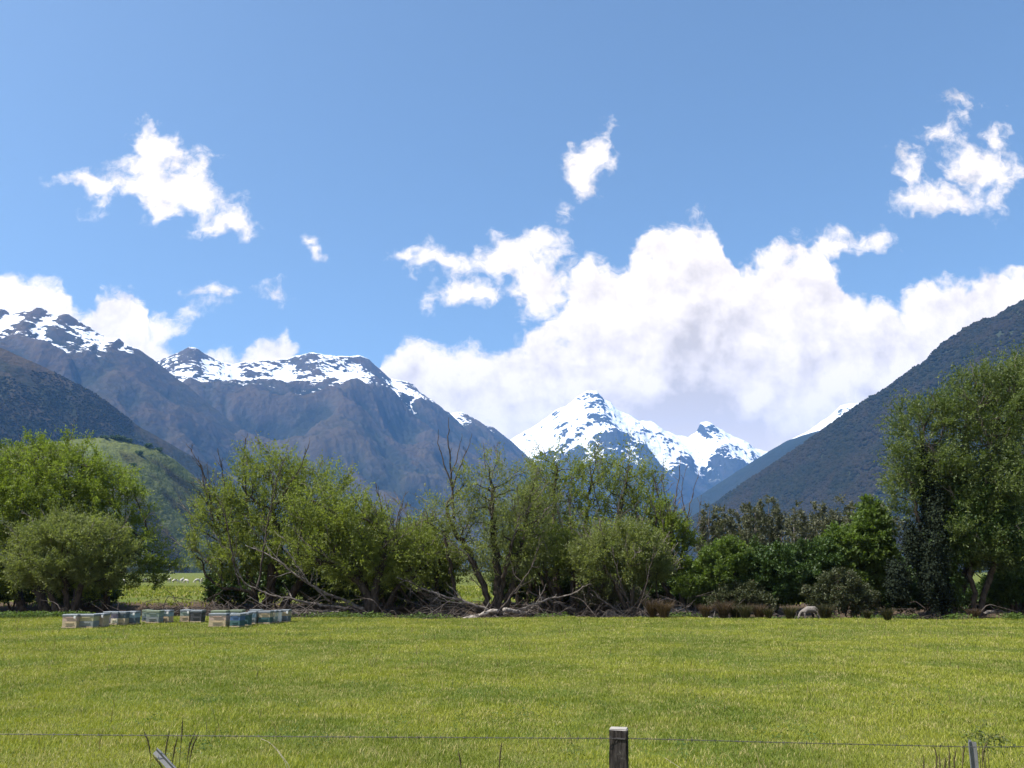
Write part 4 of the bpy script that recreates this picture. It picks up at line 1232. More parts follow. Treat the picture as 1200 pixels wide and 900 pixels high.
for k, ((px, top, w_), lb) in enumerate(zip(BROWN, BL)):
    top -= 5
    make_tree('browned_tree', lb, 'tree', 105 + (k * 37 % 11), (px, 670), [[(px, 688), (px + (k % 3 - 1) * 2, 650), (px + (k % 2) * 3 - 1, top + 8)]],
              [(px, top + 10, w_ * .65, 10), (px + 2, top + 28, w_ * 1.1, 18), (px - 2, top + 50, w_ * 1.1, 22), (px + 1, top + 70, w_ * .9, 16)] + ([(px - 5, top + 4, 4, 6), (px + 5, top + 5, 4, 6)] if k in (4, 10) else []),
              11000 if w_ > 10 else 5000, 'rust', 'brown trees in a row beyond the scrub', 40 + k, r=.16, n_attr=260, step=.5, hollow=.15, leaf=(.24, .12), spray=(.4, .9), bark='palebark', gap=.2, sides=5)
# dark bushes on the green knoll and along its foot
KV, ki0 = RANGES['green_knoll']
KN = [(133, 512, 3.2, 'dark bush on the crest of the green hill, first of the little row'), (141, 514, 3.6, 'dark bush in the middle of the little row on the green hill crest'), (150, 517, 3.4, 'dark bush at the lower end of the little row on the green hill crest'), (174, 519, 3.2, 'lone dark bush on the skyline of the green hill'), (156, 546, 2.2, 'small dark bush alone on the face of the green hill'),
      (124, 514, 2.6, 'dark bush on the green hill nearest the huge willow'), (162, 532, 2.6, 'low dark bush in a brown patch on the green hill'), (190, 523, 2.6, 'dark bush on the downhill end of the green hill skyline')]
flat = KV[:, ki0:].reshape(-1, 3)
fpx = flat[:, 0] / flat[:, 1]
fpz = (flat[:, 2] - CAM_Z) / flat[:, 1]
for k, (px, py, rr, lb) in enumerate(KN):
    q = P(px, py, 1)
    j = int(np.argmin((fpx - q.x) ** 2 + (fpz - (q.z - CAM_Z)) ** 2))
    c = flat[j]
    rg = np.random.default_rng(900 + k)
    n = 900
    cc = rg.normal(0, 1, (5, 3)) * np.array([rr * .9, rr * .6, rr * .2])
    u = rg.normal(0, 1, (n, 3))
    u /= np.linalg.norm(u, axis=1, keepdims=True)
    p_ = cc[rg.integers(0, 5, n)] + u * rr * rg.uniform(.5, 1, (n, 1)) * np.array([1, 1, .8]) + np.array([0, 0, rr * .6])
    p_ = p_[p_[:, 2] > -0.5]
    n = len(p_)
    v = leaf_mesh_arrays(p_, rg.normal(0, 1, (n, 3)), rg.normal(0, 1, (n, 3)) + np.array([0, 0, .6]), np.full(n, 1.5), np.full(n, 1.1), rg)
    root = empty('hill_bush', c)
    tag(root, lb, 'bush', 'dark bushes on the green hill')
    mesh_np('crown', v, np.arange(n * 4).reshape(-1, 4), M['deep'], root, attrs={'rnd': np.repeat(rg.random(n), 4)})
    V, Q = tubes([(np.array([[0, 0, -.6], [0.1, 0, rr * .5], [.3, .2, rr]]), np.array([.35, .28, .1]))], 6)
    mesh_np('trunk', V, Q, M['bark'], root, smooth=True)

# ------------------------------------------------------------------ fallen wood
LOGS = [([(543, 724), (560, 721), (572, 715), (582, 714)], .13, 43.0, 'bleached twisted log lying at the meadow edge below the dead spire'),
        ([(590, 711), (604, 715), (615, 717), (622, 720)], .14, 43.0, 'short pale log with reddish underside, right of the bleached twisted log'),
        ([(708, 704), (722, 705), (736, 706)], .17, 45.0, 'grey log end sticking out under the low round grey-green willow'),
        ([(480, 724), (505, 720), (528, 716), (545, 717)], .20, 44.0, 'thick mossy brown log between the toppled willow and the bleached log'),
        ([(823, 697), (833, 701), (842, 703)], .10, 44.0, 'short pale stick-like log in front of the bright yellow-green shrub'),
        ([(782, 708), (796, 703), (806, 706), (822, 708)], .20, 45.0, 'grey forked log at the foot of the bare-topped tree'),
        ([(752, 721), (770, 716), (792, 714), (812, 712)], .07, 43.0, 'thin dark branch lying along the grass near the brown tussocks'),
        ([(340, 713), (370, 716), (400, 716), (425, 718)], .12, 43.5, 'long grey branch on the ground behind the hives with tan and teal boxes'),
        ([(196, 712), (212, 702), (224, 700)], .07, 46.0, 'crooked branch leaning on the bank behind the lone pair of hives'),
        ([(1140, 708), (1160, 704), (1185, 705)], .10, 47.0, 'pale log on the shaded bank between the ivy-covered willow and its neighbour'),
        ([(545, 700), (575, 706), (610, 708), (640, 708)], .14, 46.5, 'long dark log lying behind the bleached one')]
for k, (pts, r_, Y, lb) in enumerate(LOGS):
    rg = np.random.default_rng(300 + k)
    wp = [w3(a, b_, Y + (0.35 * i if k % 2 else -0.3 * i)) for i, (a, b_) in enumerate(pts)]
    g0 = [gz_at(p_[0], p_[1]) for p_ in wp]
    wp = np.array(wp)
    low_ = min(wp[:, 2] - np.array(g0))
    wp[:, 2] -= low_ - r_ * .5 - .12
    c = wp.mean(0)
    c[2] = gz_at(c[0], c[1])
    root = empty('fallen_log', c)
    tag(root, lb, 'log', 'fallen logs along the river bed')
    main = resample(wp - c, .18)
    main += rg.normal(0, .025, main.shape)
    rad = r_ * np.linspace(1, .6, len(main)) * (1 + .12 * rg.normal(0, 1, len(main)))
    rad[0] *= .75
    V, Q = tubes([(main, rad)], 9)
    nV = len(V)
    caps = [np.arange(9)[::-1][None], (np.arange(9) + nV - 9)[None]]
    mt = M['log'] if k in (0, 1, 4, 9) else (M['dead'] if k in (2, 5, 7, 8) else M['bark'])
    mesh_np('stem', V, [Q] + caps, mt, root, smooth=True)
    for q in range(3):
        i = rg.integers(1, len(main) - 1)
        d = rg.normal(0, .5, 3)
        d[2] = abs(d[2]) + .25
        d[0] += (main[-1] - main[0])[0] * .1
        e = main[i] + d / np.linalg.norm(d) * rg.uniform(.35, .9)
        ps = twig_tree(np.array([main[i], (main[i] + e) / 2 + rg.normal(0, .05, 3), e]), r_ * .32, rg, 1, 2.0)
        V, Q = tubes(ps, 5)
        mesh_np('branch', V, Q, mt, root, smooth=True)
# brushwood of thin sticks under the trees: beyond counting
rg = np.random.default_rng(77)
ps = []
for k in range(1300):
    x = rg.uniform(-18, 10) if k % 4 else rg.uniform(-26, 27)
    e_ = rg.uniform(.6, 8.5)
    y = float(bank_line(np.array(x))) + e_
    z = gz_at(x, y)
    a = rg.uniform(0, 6.28)
    l_ = rg.uniform(.5, 2.4)
    el_ = abs(rg.normal(0, .26))
    d = np.array([math.cos(a) * l_, math.sin(a) * l_ * .6, el_ * l_])
    p0 = np.array([x, y, z + .03 + max(0, rg.normal(0, .15))])
    q = resample(np.array([p0, p0 + d * .5 + rg.normal(0, .17, 3) * l_ + np.array([0, 0, .10]), p0 + d]), .25)
    ps.append((q, np.linspace(1, .3, len(q)) * rg.uniform(.010, .035)))
    if k % 2:
        i_ = len(q) // 2
        dd = d * .4 + rg.normal(0, .3, 3)
        ps.append((np.array([q[i_], q[i_] + dd * .6, q[i_] + dd]), np.array([.014, .01, .004])))
V, Q = tubes(ps, 4)
o = mesh_np('brushwood', V, Q, M['twig'], smooth=True)
tag(o, kind='stuff')


# ------------------------------------------------------------------ grass
def grass_mat(name, c_dark, c_light, c_dry, dry=0.78, sc=0.28):
    m, nt, out = new_mat(name)
    a = nt.node('ShaderNodeAttribute', attribute_name='rnd')
    geo = nt.node('ShaderNodeNewGeometry')
    n = nt.noise(geo.outputs['Position'], sc, 5, 0.62)
    n2 = nt.noise(geo.outputs['Position'], sc * 6, 4, 0.62)
    k = nt.math('ADD', nt.math('MULTIPLY', a.outputs['Fac'], 0.45), nt.step(n, .40, .60, 0, .7), clamp=True)
    col = nt.mix(k, rgb(*c_dark), rgb(*c_light))
    dr = nt.math('ADD', a.outputs['Fac'], nt.math('MULTIPLY', nt.math('SUBTRACT', n2, .5), 1.9))
    col = nt.mix(nt.step(dr, dry, dry + .12, 0, .85), col, rgb(*c_dry))
    p = principled(nt, col, 0.6, 0.25)
    t = nt.node('ShaderNodeBsdfTranslucent')
    nt.l.new(nt.mix(1.0, col, rgb(1.1, 1.15, .6), 'MULTIPLY'), t.inputs[0])
    mx = nt.node('ShaderNodeMixShader')
    mx.inputs[0].default_value = .35
    nt.l.new(p.outputs[0], mx.inputs[1])
    nt.l.new(t.outputs[0], mx.inputs[2])
    nt.l.new(mx.outputs[0], out.inputs[0])
    return m


m_grass = grass_mat('pasture_grass', (0.118, 0.165, 0.020), (0.305, 0.315, 0.038), (0.46, 0.39, 0.17))
m_weed = grass_mat('rank_weeds', (0.050, 0.092, 0.018), (0.11, 0.16, 0.032), (0.15, 0.16, 0.06), 1.0, .9)
m_sedge = grass_mat('sedge_brown', (0.040, 0.026, 0.017), (0.105, 0.068, 0.042), (0.17, 0.12, 0.075), .82, 1.2)
m_sedge_g = grass_mat('sedge_olive', (0.024, 0.026, 0.011), (0.070, 0.066, 0.028), (0.14, 0.095, 0.055), .85, 1.2)


def blades(x, y, h, w_, rg, lean=0.5, z=None, az=None):
    """triangular blades bent over, two faces each: (n,5,3)"""
    n = len(x)
    z = ground_z(x, y) if z is None else z
    a = rg.uniform(0, 2 * np.pi, n) if az is None else az
    fa = rg.uniform(0, 2 * np.pi, n)
    base = np.stack([x, y, z], 1)
    sd = np.stack([np.cos(fa), np.sin(fa), 0 * fa], 1) * (w_ * .5)[:, None]
    ln = np.stack([np.cos(a), np.sin(a), 0 * a], 1) * (lean * h * rg.uniform(.2, 1.2, n))[:, None]
    upv = np.array([0, 0, 1.0]) * h[:, None]
    mid = base + upv * .6 + ln * .35
    tip = base + upv * .95 + ln
    v = np.stack([base - sd, base + sd, mid + sd * .75, mid - sd * .75, tip], 1)
    return v


def blade_faces(n):
    b_ = np.arange(n)[:, None] * 5
    return [np.concatenate([b_, b_ + 1, b_ + 2, b_ + 3], 1), np.concatenate([b_ + 3, b_ + 2, b_ + 4], 1)]


rg = np.random.default_rng(5)
xs, ys, hs, ws = [], [], [], []
for (ya, yb, dn) in ((5.2, 9, 600), (9, 14, 1900), (14, 20, 1250), (20, 28, 680), (28, 43, 360)):
    hw = yb * 0.64 + 1.5
    n = int(2 * hw * (yb - ya) * dn)
    x = rg.uniform(-hw, hw, n)
    y = rg.uniform(ya, yb, n)
    keep = (np.abs(x) < y * .62 + 1.5) & (y < bank_line(x) + rg.normal(0, .35, n))
    x, y = x[keep], y[keep]
    tuft = fbm(x / 2.2, y / 2.2, 4, 12)
    clump = fbm(x / .45, y / .45, 2, 19)
    h = (0.024 + 0.032 * rg.random(len(x))) * (1 + .7 * np.clip(tuft, -.6, 1)) * (1 + .6 * np.clip(clump, -.5, 1))
    xs.append(x)
    ys.append(y)
    hs.append(h * (1 + y * .006))
    ws.append(np.full(len(x), 0.0028) * (1 + y / 7.5) * rg.uniform(.7, 1.3, len(x)))
x, y, h, w_ = map(np.concatenate, (xs, ys, hs, ws))
v = blades(x, y, h, w_, rg, 0.9)
o = mesh_np('meadow_grass', v, blade_faces(len(x)), m_grass, attrs={'rnd': np.repeat(rg.random(len(x)), 5)})
tag(o, kind='stuff')
# longer seed stalks standing out of the sward
n = 2600
y = 7 + 33 * rg.random(n) ** .8
x = rg.uniform(-1, 1, n) * (y * .62 + 1)
keep = fbm(x / 3, y / 3, 3, 33) > -.05
x, y = x[keep], y[keep]
v = blades(x, y, rg.uniform(.10, .26, len(x)), 0.004 * (1 + y / 8), rg, .5)
o = mesh_np('seeding_grass', v, blade_faces(len(x)), grass_mat('seeding_grass', (0.15, 0.16, 0.05), (0.27, 0.24, 0.09), (0.20, 0.15, 0.07), .6), attrs={'rnd': np.repeat(rg.random(len(x)), 5)})
tag(o, kind='stuff')
# far paddock and bank grass
n = 60000
x = rg.uniform(-60, 60, n)
y = rg.uniform(54, 100, n)
keep = (y > bank_line(x) + 13.5)
x, y = x[keep], y[keep]
v = blades(x, y, rg.uniform(.08, .2, len(x)), np.full(len(x), .09), rg, .7)
o = mesh_np('far_pasture_grass', v, blade_faces(len(x)), m_grass, attrs={'rnd': np.repeat(rg.random(len(x)), 5)})
tag(o, kind='stuff')


# weeds along the meadow edge: broad little leaves on short stems
def weed_patch(name, spots, count, hmax, mat, seed, leaf=(.10, .055)):
    rg = np.random.default_rng(seed)
    P_ = []
    for (px, py, wpx, Y) in spots:
        c = w3(px, py, Y)
        k = int(count * wpx)
        xx = c[0] + rg.normal(0, .5, k) * wpx * Y / F
        yy = Y + rg.normal(0, .45, k)
        zz = ground_z(xx, yy) + hmax * rg.random(k) ** .8 * (.55 + .45 * np.cos(np.clip((xx - c[0]) / (wpx * Y / F) * 1.3, -1.5, 1.5)))
        P_.append(np.stack([xx, yy, zz], 1))
    p_ = np.concatenate(P_)
    n = len(p_)
    d = rg.normal(0, 1, (n, 3))
    d[:, 2] = np.abs(d[:, 2]) * .4
    s = rg.uniform(.6, 1.3, n)
    v = leaf_mesh_arrays(p_, d, rg.normal(0, .5, (n, 3)) + np.array([0, 0, 1]), leaf[0] * s, leaf[1] * s, rg)
    o = mesh_np(name, v, np.arange(n * 4).reshape(-1, 4), mat, attrs={'rnd': np.repeat(rg.random(n), 4)})
    tag(o, kind='stuff')


weed_patch('edge_weeds', [(10, 722, 30, 40.6), (45, 722, 30, 40.8), (90, 720, 30, 41), (-20, 722, 30, 40.6), (150, 716, 24, 42.5), (370, 722, 25, 41.5), (400, 722, 25, 41), (440, 725, 22, 40.8), (500, 725, 30, 40.7), (640, 719, 16, 42), (660, 722, 12, 42), (752, 715, 14, 43), (800, 718, 20, 42), (822, 716, 20, 42.5), (815, 716, 30, 43.5),
                          (850, 718, 30, 42.5), (895, 720, 30, 41.5), (930, 716, 24, 43), (960, 721, 24, 41), (1005, 719, 24, 42), (1020, 722, 24, 41), (1060, 726, 14, 40.4), (1120, 727, 14, 39.6), (1190, 728, 16, 39.2)], 26, .26, m_weed, 17)


rg = np.random.default_rng(202)
spots_ = []
for k in range(60):
    py_ = 738 + 150 * rg.random() ** 1.3
    q_ = P(600, py_, 1.0)
    Yw = -CAM_Z / (q_.z - CAM_Z)
    spots_.append((rg.uniform(-20, 1220), py_, rg.uniform(5, 16) * 30 / Yw * .6, Yw))
weed_patch('pasture_weeds', spots_, 9, .05, m_weed, 18, (.032, .018))


# ------------------------------------------------------------------ tussocks
def tussock(name, label, px, py, Y, wpx, hpx, mat, seed, group):
    rg = np.random.default_rng(seed)
    c = w3(px, py, Y)
    c[2] = gz_at(c[0], Y)
    sc = Y / F
    rad_, hh = wpx * sc * .5, hpx * sc
    n = 650
    a = rg.uniform(0, 6.283, n)
    hh *= rg.uniform(.7, 1.05)
    rad_ *= rg.uniform(.55, 1.0)
    rr = np.sqrt(rg.random(n)) * rad_ * .45
    x, y = np.cos(a) * rr, np.sin(a) * rr
    h = hh * (0.35 + .85 * rg.random(n) ** .7)
    v = blades(x, y, h, np.full(n, .020), rg, .65, z=np.full(n, -.03), az=a + rg.normal(0, .7, n))
    o = mesh_np(name, v, blade_faces(n), mat, attrs={'rnd': np.repeat(rg.random(n), 5)})
    o.location = c
    tag(o, label, 'tussock', group)
    return o


TU = [(765, 725, 41, 20, 22, 0, 'rusty brown tussock at the meadow edge below the little willow sapling'), (778, 727, 40.4, 20, 20, 0, 'rusty brown tussock with a ragged top, beside a thin dark branch on the grass'), (827, 726, 40.8, 11, 18, 0, 'narrow brown tussock standing alone by the yellow-green shrub'),
      (848, 726, 40.6, 18, 22, 0, 'pale topped brown tussock under the low bramble'), (862, 725, 41, 18, 22, 1, 'olive tussock right beside the pale topped brown one'), (874, 729, 39.8, 17, 17, 1, 'squat tussock brown at its foot, in front of the rounded dark shrub'), (890, 728, 40, 20, 21, 0, 'reddish brown tussock below the rounded dark shrub'), (901, 730, 39.6, 12, 17, 1, 'thin olive tussock beside the reddish brown one'),
      (926, 729, 39.8, 24, 22, 1, 'dark olive tussock in front of the grazing sheep'), (968, 729, 39.6, 28, 22, 1, 'broad olive and brown tussock beside the grazing sheep'), (1017, 730, 39.2, 11, 11, 1, 'small green tussock right of the vine-covered mound'), (1041, 734, 38.2, 17, 15, 1, 'round dark tussock out on the grass before the ivy-covered willow'),
      (975, 718, 42, 18, 16, 0, 'brown tussock close behind the grazing sheep'), (215, 708, 48, 34, 12, 0, 'wide brown tussock on the shaded bank behind the lone pair of hives'), (1142, 724, 40, 22, 15, 0, 'reddish tussock in the shade right of the ivy-covered trunk'), (515, 712, 46, 24, 16, 0, 'russet tussock between the sticks and the mossy log')]
for k, (px, py, Y, wpx, hpx, mm, lb) in enumerate(TU):
    tussock('tussock', lb, px, py, Y, wpx, hpx, m_sedge if mm == 0 else m_sedge_g, 500 + k, 'tussocks along the meadow edge')

# ------------------------------------------------------------------ bee hives
PAINT = {}


def paint(name, c, wear=.25, rough=.6):
    if name in PAINT:
        return PAINT[name]
    m, nt, out = new_mat('hive_' + name)
    tcn = nt.node('ShaderNodeTexCoord')
    oi = nt.node('ShaderNodeObjectInfo')
    pos = nt.vmath('ADD', tcn.outputs['Object'], oi.outputs['Location'])
    n = nt.noise(nt.vmath('MULTIPLY', pos, (1, 1, 3)), 7, 5, .65)
    col = nt.mix(nt.step(n, .42, .72, 0, wear * 2), rgb(*c), rgb(*(x * .55 + .03 for x in c)))
    p = principled(nt, col, rough, .3, normal=bump(nt, n, .2, .01))
    nt.l.new(p.outputs[0], out.inputs[0])
    PAINT[name] = m
    return m


PC = {'tan': (.46, .36, .22), 'cream': (.62, .55, .40), 'sand': (.40, .31, .20), 'grey': (.22, .24, .23), 'slate': (.10, .13, .15), 'greygreen': (.24, .29, .24), 'teal': (.045, .11, .11),
      'blue': (.06, .12, .24), 'paleblue': (.26, .36, .40), 'white': (.75, .74, .70), 'dark': (.06, .06, .065), 'mauve': (.20, .17, .22), 'green': (.14, .20, .13), 'pink': (.48, .34, .27), 'olive': (.40, .36, .20)}
for k_, c_ in PC.items():
    g_ = sum(c_) / 3
    PC[k_] = tuple(1.0 * (.95 * v + .05 * g_) for v in c_)
m_lid, nt, out = new_mat('galvanised_lid')
tcn = nt.node('ShaderNodeTexCoord')
n = nt.noise(tcn.outputs['Object'], 8, 4, .6)
p = principled(nt, nt.mix(n, rgb(.13, .15, .16), rgb(.24, .26, .28)), .55, .4, .35)
nt.l.new(p.outputs[0], out.inputs[0])
m_lid_g, nt, out = new_mat('green_painted_lid')
tcn = nt.node('ShaderNodeTexCoord')
n = nt.noise(tcn.outputs['Object'], 8, 4, .6)
p = principled(nt, nt.mix(n, rgb(.12, .15, .10), rgb(.22, .25, .17)), .6, .3)
nt.l.new(p.outputs[0], out.inputs[0])
m_slot, nt, out = new_mat('dark_slot')
p = principled(nt, rgb(.012, .011, .01), .9, .1)
nt.l.new(p.outputs[0], out.inputs[0])


def box_bm(sx, sy, z0, z1, bev=.006, bm=None):
    bm = bm or bmesh.new()
    r_ = bmesh.ops.create_cube(bm, size=1)
    for v in r_['verts']:
        v.co = Vector((v.co.x * sx, v.co.y * sy, z0 if v.co.z < 0 else z1))
    if bev:
        es = list({e for v in r_['verts'] for e in v.link_edges})
        bmesh.ops.bevel(bm, geom=es, offset=bev, segments=1, affect='EDGES')
    return bm


def add_box(bm, cx, cy_, cz, sx, sy, sz):
    r_ = bmesh.ops.create_cube(bm, size=1)
    for v in r_['verts']:
        v.co = Vector((cx + v.co.x * sx, cy_ + v.co.y * sy, cz + v.co.z * sz))


HIVES = 'beehives set out on the meadow'
HB = .19                               # height of one hive box


def hive(label, px, py, wpx, low, top, Y=None, lid='metal', h=(1.0, 1.0), rz=0.0, back=0.0, strap=None):
    q = P(px, py, 1.0)
    Yg = (0.0 - CAM_Z) / (q.z - CAM_Z) if Y is None else Y
    c = w3(px, py, Yg)
    wid = wpx * Yg / F / 1.03 * .99
    x, y = c[0], c[1] + .26 + back
    z = gz_at(x, y) + .015
    root = empty('beehive', (x, y, z), rz)
    tag(root, label, 'beehive', HIVES)
    dep = .50
    bm = box_bm(wid + .01, dep + .05, 0, .05, .004)
    bm_obj('bottom_board', bm, paint('sand', PC['sand']), root)
    z1 = .053
    for i, (cname, hf) in enumerate(zip((low, top), h)):
        z2 = z1 + HB * hf
        bm = box_bm(wid, dep, z1, z2, .006)
        # cleats that serve as handles
        add_box(bm, 0, -dep / 2 - .012, (z1 + z2) / 2 + .03, wid * .55, .022, .028)
        add_box(bm, wid / 2 + .010, 0, (z1 + z2) / 2 + .03, .02, dep * .5, .028)
        bx_ = bm_obj('hive_box', bm, paint(cname, PC[cname]), root)
        if i == 0:
            bm = bmesh.new()
            add_box(bm, 0, -dep / 2 - .002, z1 + .012, wid * .5, .006, .018)
            bm_obj('entrance', bm, m_slot, bx_)
        z1 = z2 + .003
    bm = box_bm(wid + .03, dep + .03, z1 - .035, z1 + .045, .008)
    bm_obj('lid', bm, m_lid if lid == 'metal' else m_lid_g, root)
    if strap:
        bm = bmesh.new()
        add_box(bm, wid * .36, -dep / 2 - .03, z1 - .05, .07, .02, .09)
        bm_obj('front_clip', bm, paint('white', PC['white']), root)
    return root


hive('beehive with pinkish upper and tan lower box, nearest in the long row', 80.5, 736, 17, 'tan', 'pink', strap=1)
hive('beehive with olive upper box on a grey one, second in the long row', 99.5, 735.6, 18, 'grey', 'olive')
hive('beehive all in tan, third in the long row', 114.5, 734.6, 12, 'tan', 'sand', strap=1)
hive('narrow beehive with a mauve-brown lower box in the middle of the long row', 124.5, 732.6, 9.5, 'mauve', 'tan')
hive('beehive with dark mauve upper box over a tan one in the long row', 132.7, 732.6, 8, 'cream', 'mauve')
hive('beehive with slate upper box over tan, next to last in the long row', 141, 732.4, 10, 'tan', 'slate')
hive('beehive with pale blue upper box on dark slate, last in the long row', 151.8, 731.8, 11.5, 'slate', 'paleblue', strap=1)
hive('grey-green beehive with a dark face, in the pair left of the lone dark one', 178, 730.5, 15, 'grey', 'greygreen', lid='green')
hive('dark narrow beehive half hidden at the edge of the grey-green one', 168, 729, 7, 'slate', 'greygreen', lid='green', back=.1)
hive('beehive with a pale blue upper box and tan lower box, beside the grey-green one', 191, 729.5, 13, 'tan', 'paleblue', strap=1)
hive('beehive with a grey-green upper box and sandy lower box, joined to the dark one', 215.8, 728.6, 11, 'sand', 'greygreen', strap=1)
hive('nearly black beehive with a pale lit side, right of the sandy one', 229, 728.8, 13, 'dark', 'dark', lid='metal')
hive('wide tan beehive of two pinkish boxes, nearest in the big cluster', 254, 735, 20, 'tan', 'pink')
hive('slim tan beehive between the wide tan one and the deep blue one', 267, 734, 6, 'sand', 'tan', back=.15)
hive('deep blue and teal beehive at the front of the big cluster', 275.5, 735, 12, 'teal', 'blue', rz=R(-6))
hive('dark green and teal beehive right behind the deep blue one', 285, 733.5, 9, 'teal', 'teal', back=.1)
hive('pale blue beehive on a grey box in the big cluster', 294.5, 731.8, 9, 'grey', 'paleblue')
hive('beehive with a tan upper box on a dark teal box in the big cluster', 309, 731.6, 13.5, 'teal', 'tan')
hive('beehive with a cream upper box on a grey-teal box, left of the white one', 319, 730.6, 6.5, 'greygreen', 'cream')
hive('white beehive in the big cluster', 325, 730, 6.5, 'white', 'white')
hive('beehive with tan upper box on dark slate, last in the big cluster', 332.5, 729.6, 9.5, 'slate', 'tan', strap=1)
hive('green-lidded beehive standing behind the wide tan one', 255, 729.8, 17, 'green', 'green', lid='green')
hive('green-lidded beehive standing behind the deep blue one', 275, 729.0, 15, 'green', 'greygreen', lid='green')
hive('metal-lidded beehive standing behind the pale blue one', 298, 728.2, 12, 'slate', 'grey')


# ------------------------------------------------------------------ sheep
m_wool, nt, out = new_mat('sheep_wool')
tcn = nt.node('ShaderNodeTexCoord')
n = nt.noise(tcn.outputs['Object'], 16, 4, .6)
p = principled(nt, nt.mix(n, rgb(.34, .30, .26), rgb(.56, .53, .48)), .95, .1, normal=bump(nt, n, .8, .03))
nt.l.new(p.outputs[0], out.inputs[0])


def sheep_mesh(graze):
    """One continuous animal grown from a skeleton; it faces -x."""
    pts = [(0, 0, .66), (-.22, 0, .67), (-.42, 0, .66), (.24, 0, .67), (.44, 0, .62)]
    rad = [.215, .225, .19, .22, .17]
    edges = [(0, 1), (1, 2), (0, 3), (3, 4)]

    def chain(start, lst):
        a = start
        for (p_, r_) in lst:
            pts.append(p_)
            rad.append(r_)
            edges.append((a, len(pts) - 1))
            a = len(pts) - 1
    if graze:
        chain(2, [((-.58, 0, .54), .105), ((-.70, 0, .36), .085), ((-.76, 0, .22), .085), ((-.79, 0, .08), .05)])
        head = len(pts) - 2
    else:
        chain(2, [((-.55, 0, .80), .11), ((-.64, 0, .95), .095), ((-.74, 0, .96), .08), ((-.86, 0, .89), .05)])
        head = len(pts) - 3
    hp = pts[head]
    for s in (-1, 1):
        chain(head, [((hp[0] + .03, s * .085, hp[2] + .04), .028), ((hp[0] + .05, s * .16, hp[2] + .02), .018)])
    for s in (-1, 1):
        chain(2, [((-.40, s * .12, .48), .085), ((-.39, s * .12, .27), .042), ((-.40, s * .12, .05), .034), ((-.43, s * .12, .0), .036)])
        chain(4, [((.40, s * .12, .48), .105), ((.36, s * .12, .36), .06), ((.46, s * .12, .24), .042), ((.43, s * .12, .05), .034), ((.40, s * .12, .0), .036)])
    chain(4, [((.57, 0, .52), .045), ((.60, 0, .38), .03)])
    me = bpy.data.meshes.new('sheep_base')
    me.from_pydata(pts, edges, [])
    o = bpy.data.objects.new('sheep_base', me)
    COL.objects.link(o)
    mod = o.modifiers.new('skin', 'SKIN')
    for i, sv in enumerate(me.skin_vertices[0].data):
        sv.radius = (rad[i], rad[i])
        sv.use_root = (i == 0)
    sub = o.modifiers.new('sub', 'SUBSURF')
    sub.levels = sub.render_levels = 2
    dg = bpy.context.evaluated_depsgraph_get()
    res = bpy.data.meshes.new_from_object(o.evaluated_get(dg))
    bpy.data.objects.remove(o)
    bpy.data.meshes.remove(me)
    res.name = 'sheep'
    res.materials.clear()
    res.materials.append(m_wool)
    for f_ in res.polygons:
        f_.use_smooth = True
    return res


ME_G, ME_S = sheep_mesh(True), sheep_mesh(False)


def sheep(label, px, py, Y, rz, me, s=1.0, group='sheep grazing on the far paddock'):
    c = w3(px, py, Y)
    o = bpy.data.objects.new('sheep', me)
    COL.objects.link(o)
    o.location = (c[0], Y, gz_at(c[0], Y))
    o.rotation_euler = (0, 0, rz)
    o.scale = (s, s, s)
    tag(o, label, 'sheep', group)
    return o


m_wool2, nt, out = new_mat('grey_wool')  # greyer wool for the one sheep at the meadow edge
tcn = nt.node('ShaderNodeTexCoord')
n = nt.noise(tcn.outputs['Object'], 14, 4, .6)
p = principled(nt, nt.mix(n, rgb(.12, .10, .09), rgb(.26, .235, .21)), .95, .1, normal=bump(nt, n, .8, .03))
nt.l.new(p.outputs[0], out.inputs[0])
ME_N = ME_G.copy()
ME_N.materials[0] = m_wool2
sheep('grazing sheep with its head down among the brown tussocks at the meadow edge', 951, 722, 40.3, R(-8), ME_N, .72, 'sheep')
SH = [(143, 690, 0, 'far white sheep seen under the right rim of the huge bright willow'), (184, 688, 1, 'far white sheep in the open gap, nearest the huge willow'), (198, 685, 0, 'far white sheep standing left of a crooked bare branch'), (205, 687, 1, 'far white sheep grazing just behind the crooked bare branch'), (213, 681, 0, 'far sheep highest up the paddock in the gap between the two big willows'),
      (218, 685, 1, 'yellowish far sheep in shade in the middle of the gap'), (231, 686, 1, 'far sheep with a dark belly in shade, left of a close pair'), (236, 685, 0, 'far sheep of the close pair under the broad willow'), (244, 686, 1, 'far white sheep brightest in the sun under the broad willow'), (169, 692, 1, 'far sheep alone in the wide green gap')]
for k, (px, py, gr, lb) in enumerate(SH):
    sheep(lb, px, py, 118 + (k * 7) % 16, R((k * 67) % 360), ME_G if gr else ME_S, .72)

# ------------------------------------------------------------------ fence
m_post, nt, out = new_mat('weathered_post')
tcn = nt.node('ShaderNodeTexCoord')
n = nt.noise(nt.vmath('MULTIPLY', tcn.outputs['Object'], (1, 1, .12)), 60, 6, .7, .4)
n2 = nt.noise(tcn.outputs['Object'], 14, 5, .65)
pc = nt.mix(nt.step(n, .35, .7), rgb(.016, .013, .012), rgb(.070, .060, .054))
pc = nt.mix(nt.step(n2, .56, .72, 0, .8), pc, rgb(.16, .15, .135))
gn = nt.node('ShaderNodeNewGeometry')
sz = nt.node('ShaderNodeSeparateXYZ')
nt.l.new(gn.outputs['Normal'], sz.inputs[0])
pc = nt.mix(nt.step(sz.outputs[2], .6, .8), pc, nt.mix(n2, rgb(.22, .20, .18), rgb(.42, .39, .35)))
p = principled(nt, pc, .9, .1, normal=bump(nt, n, .8, .006))
nt.l.new(p.outputs[0], out.inputs[0])
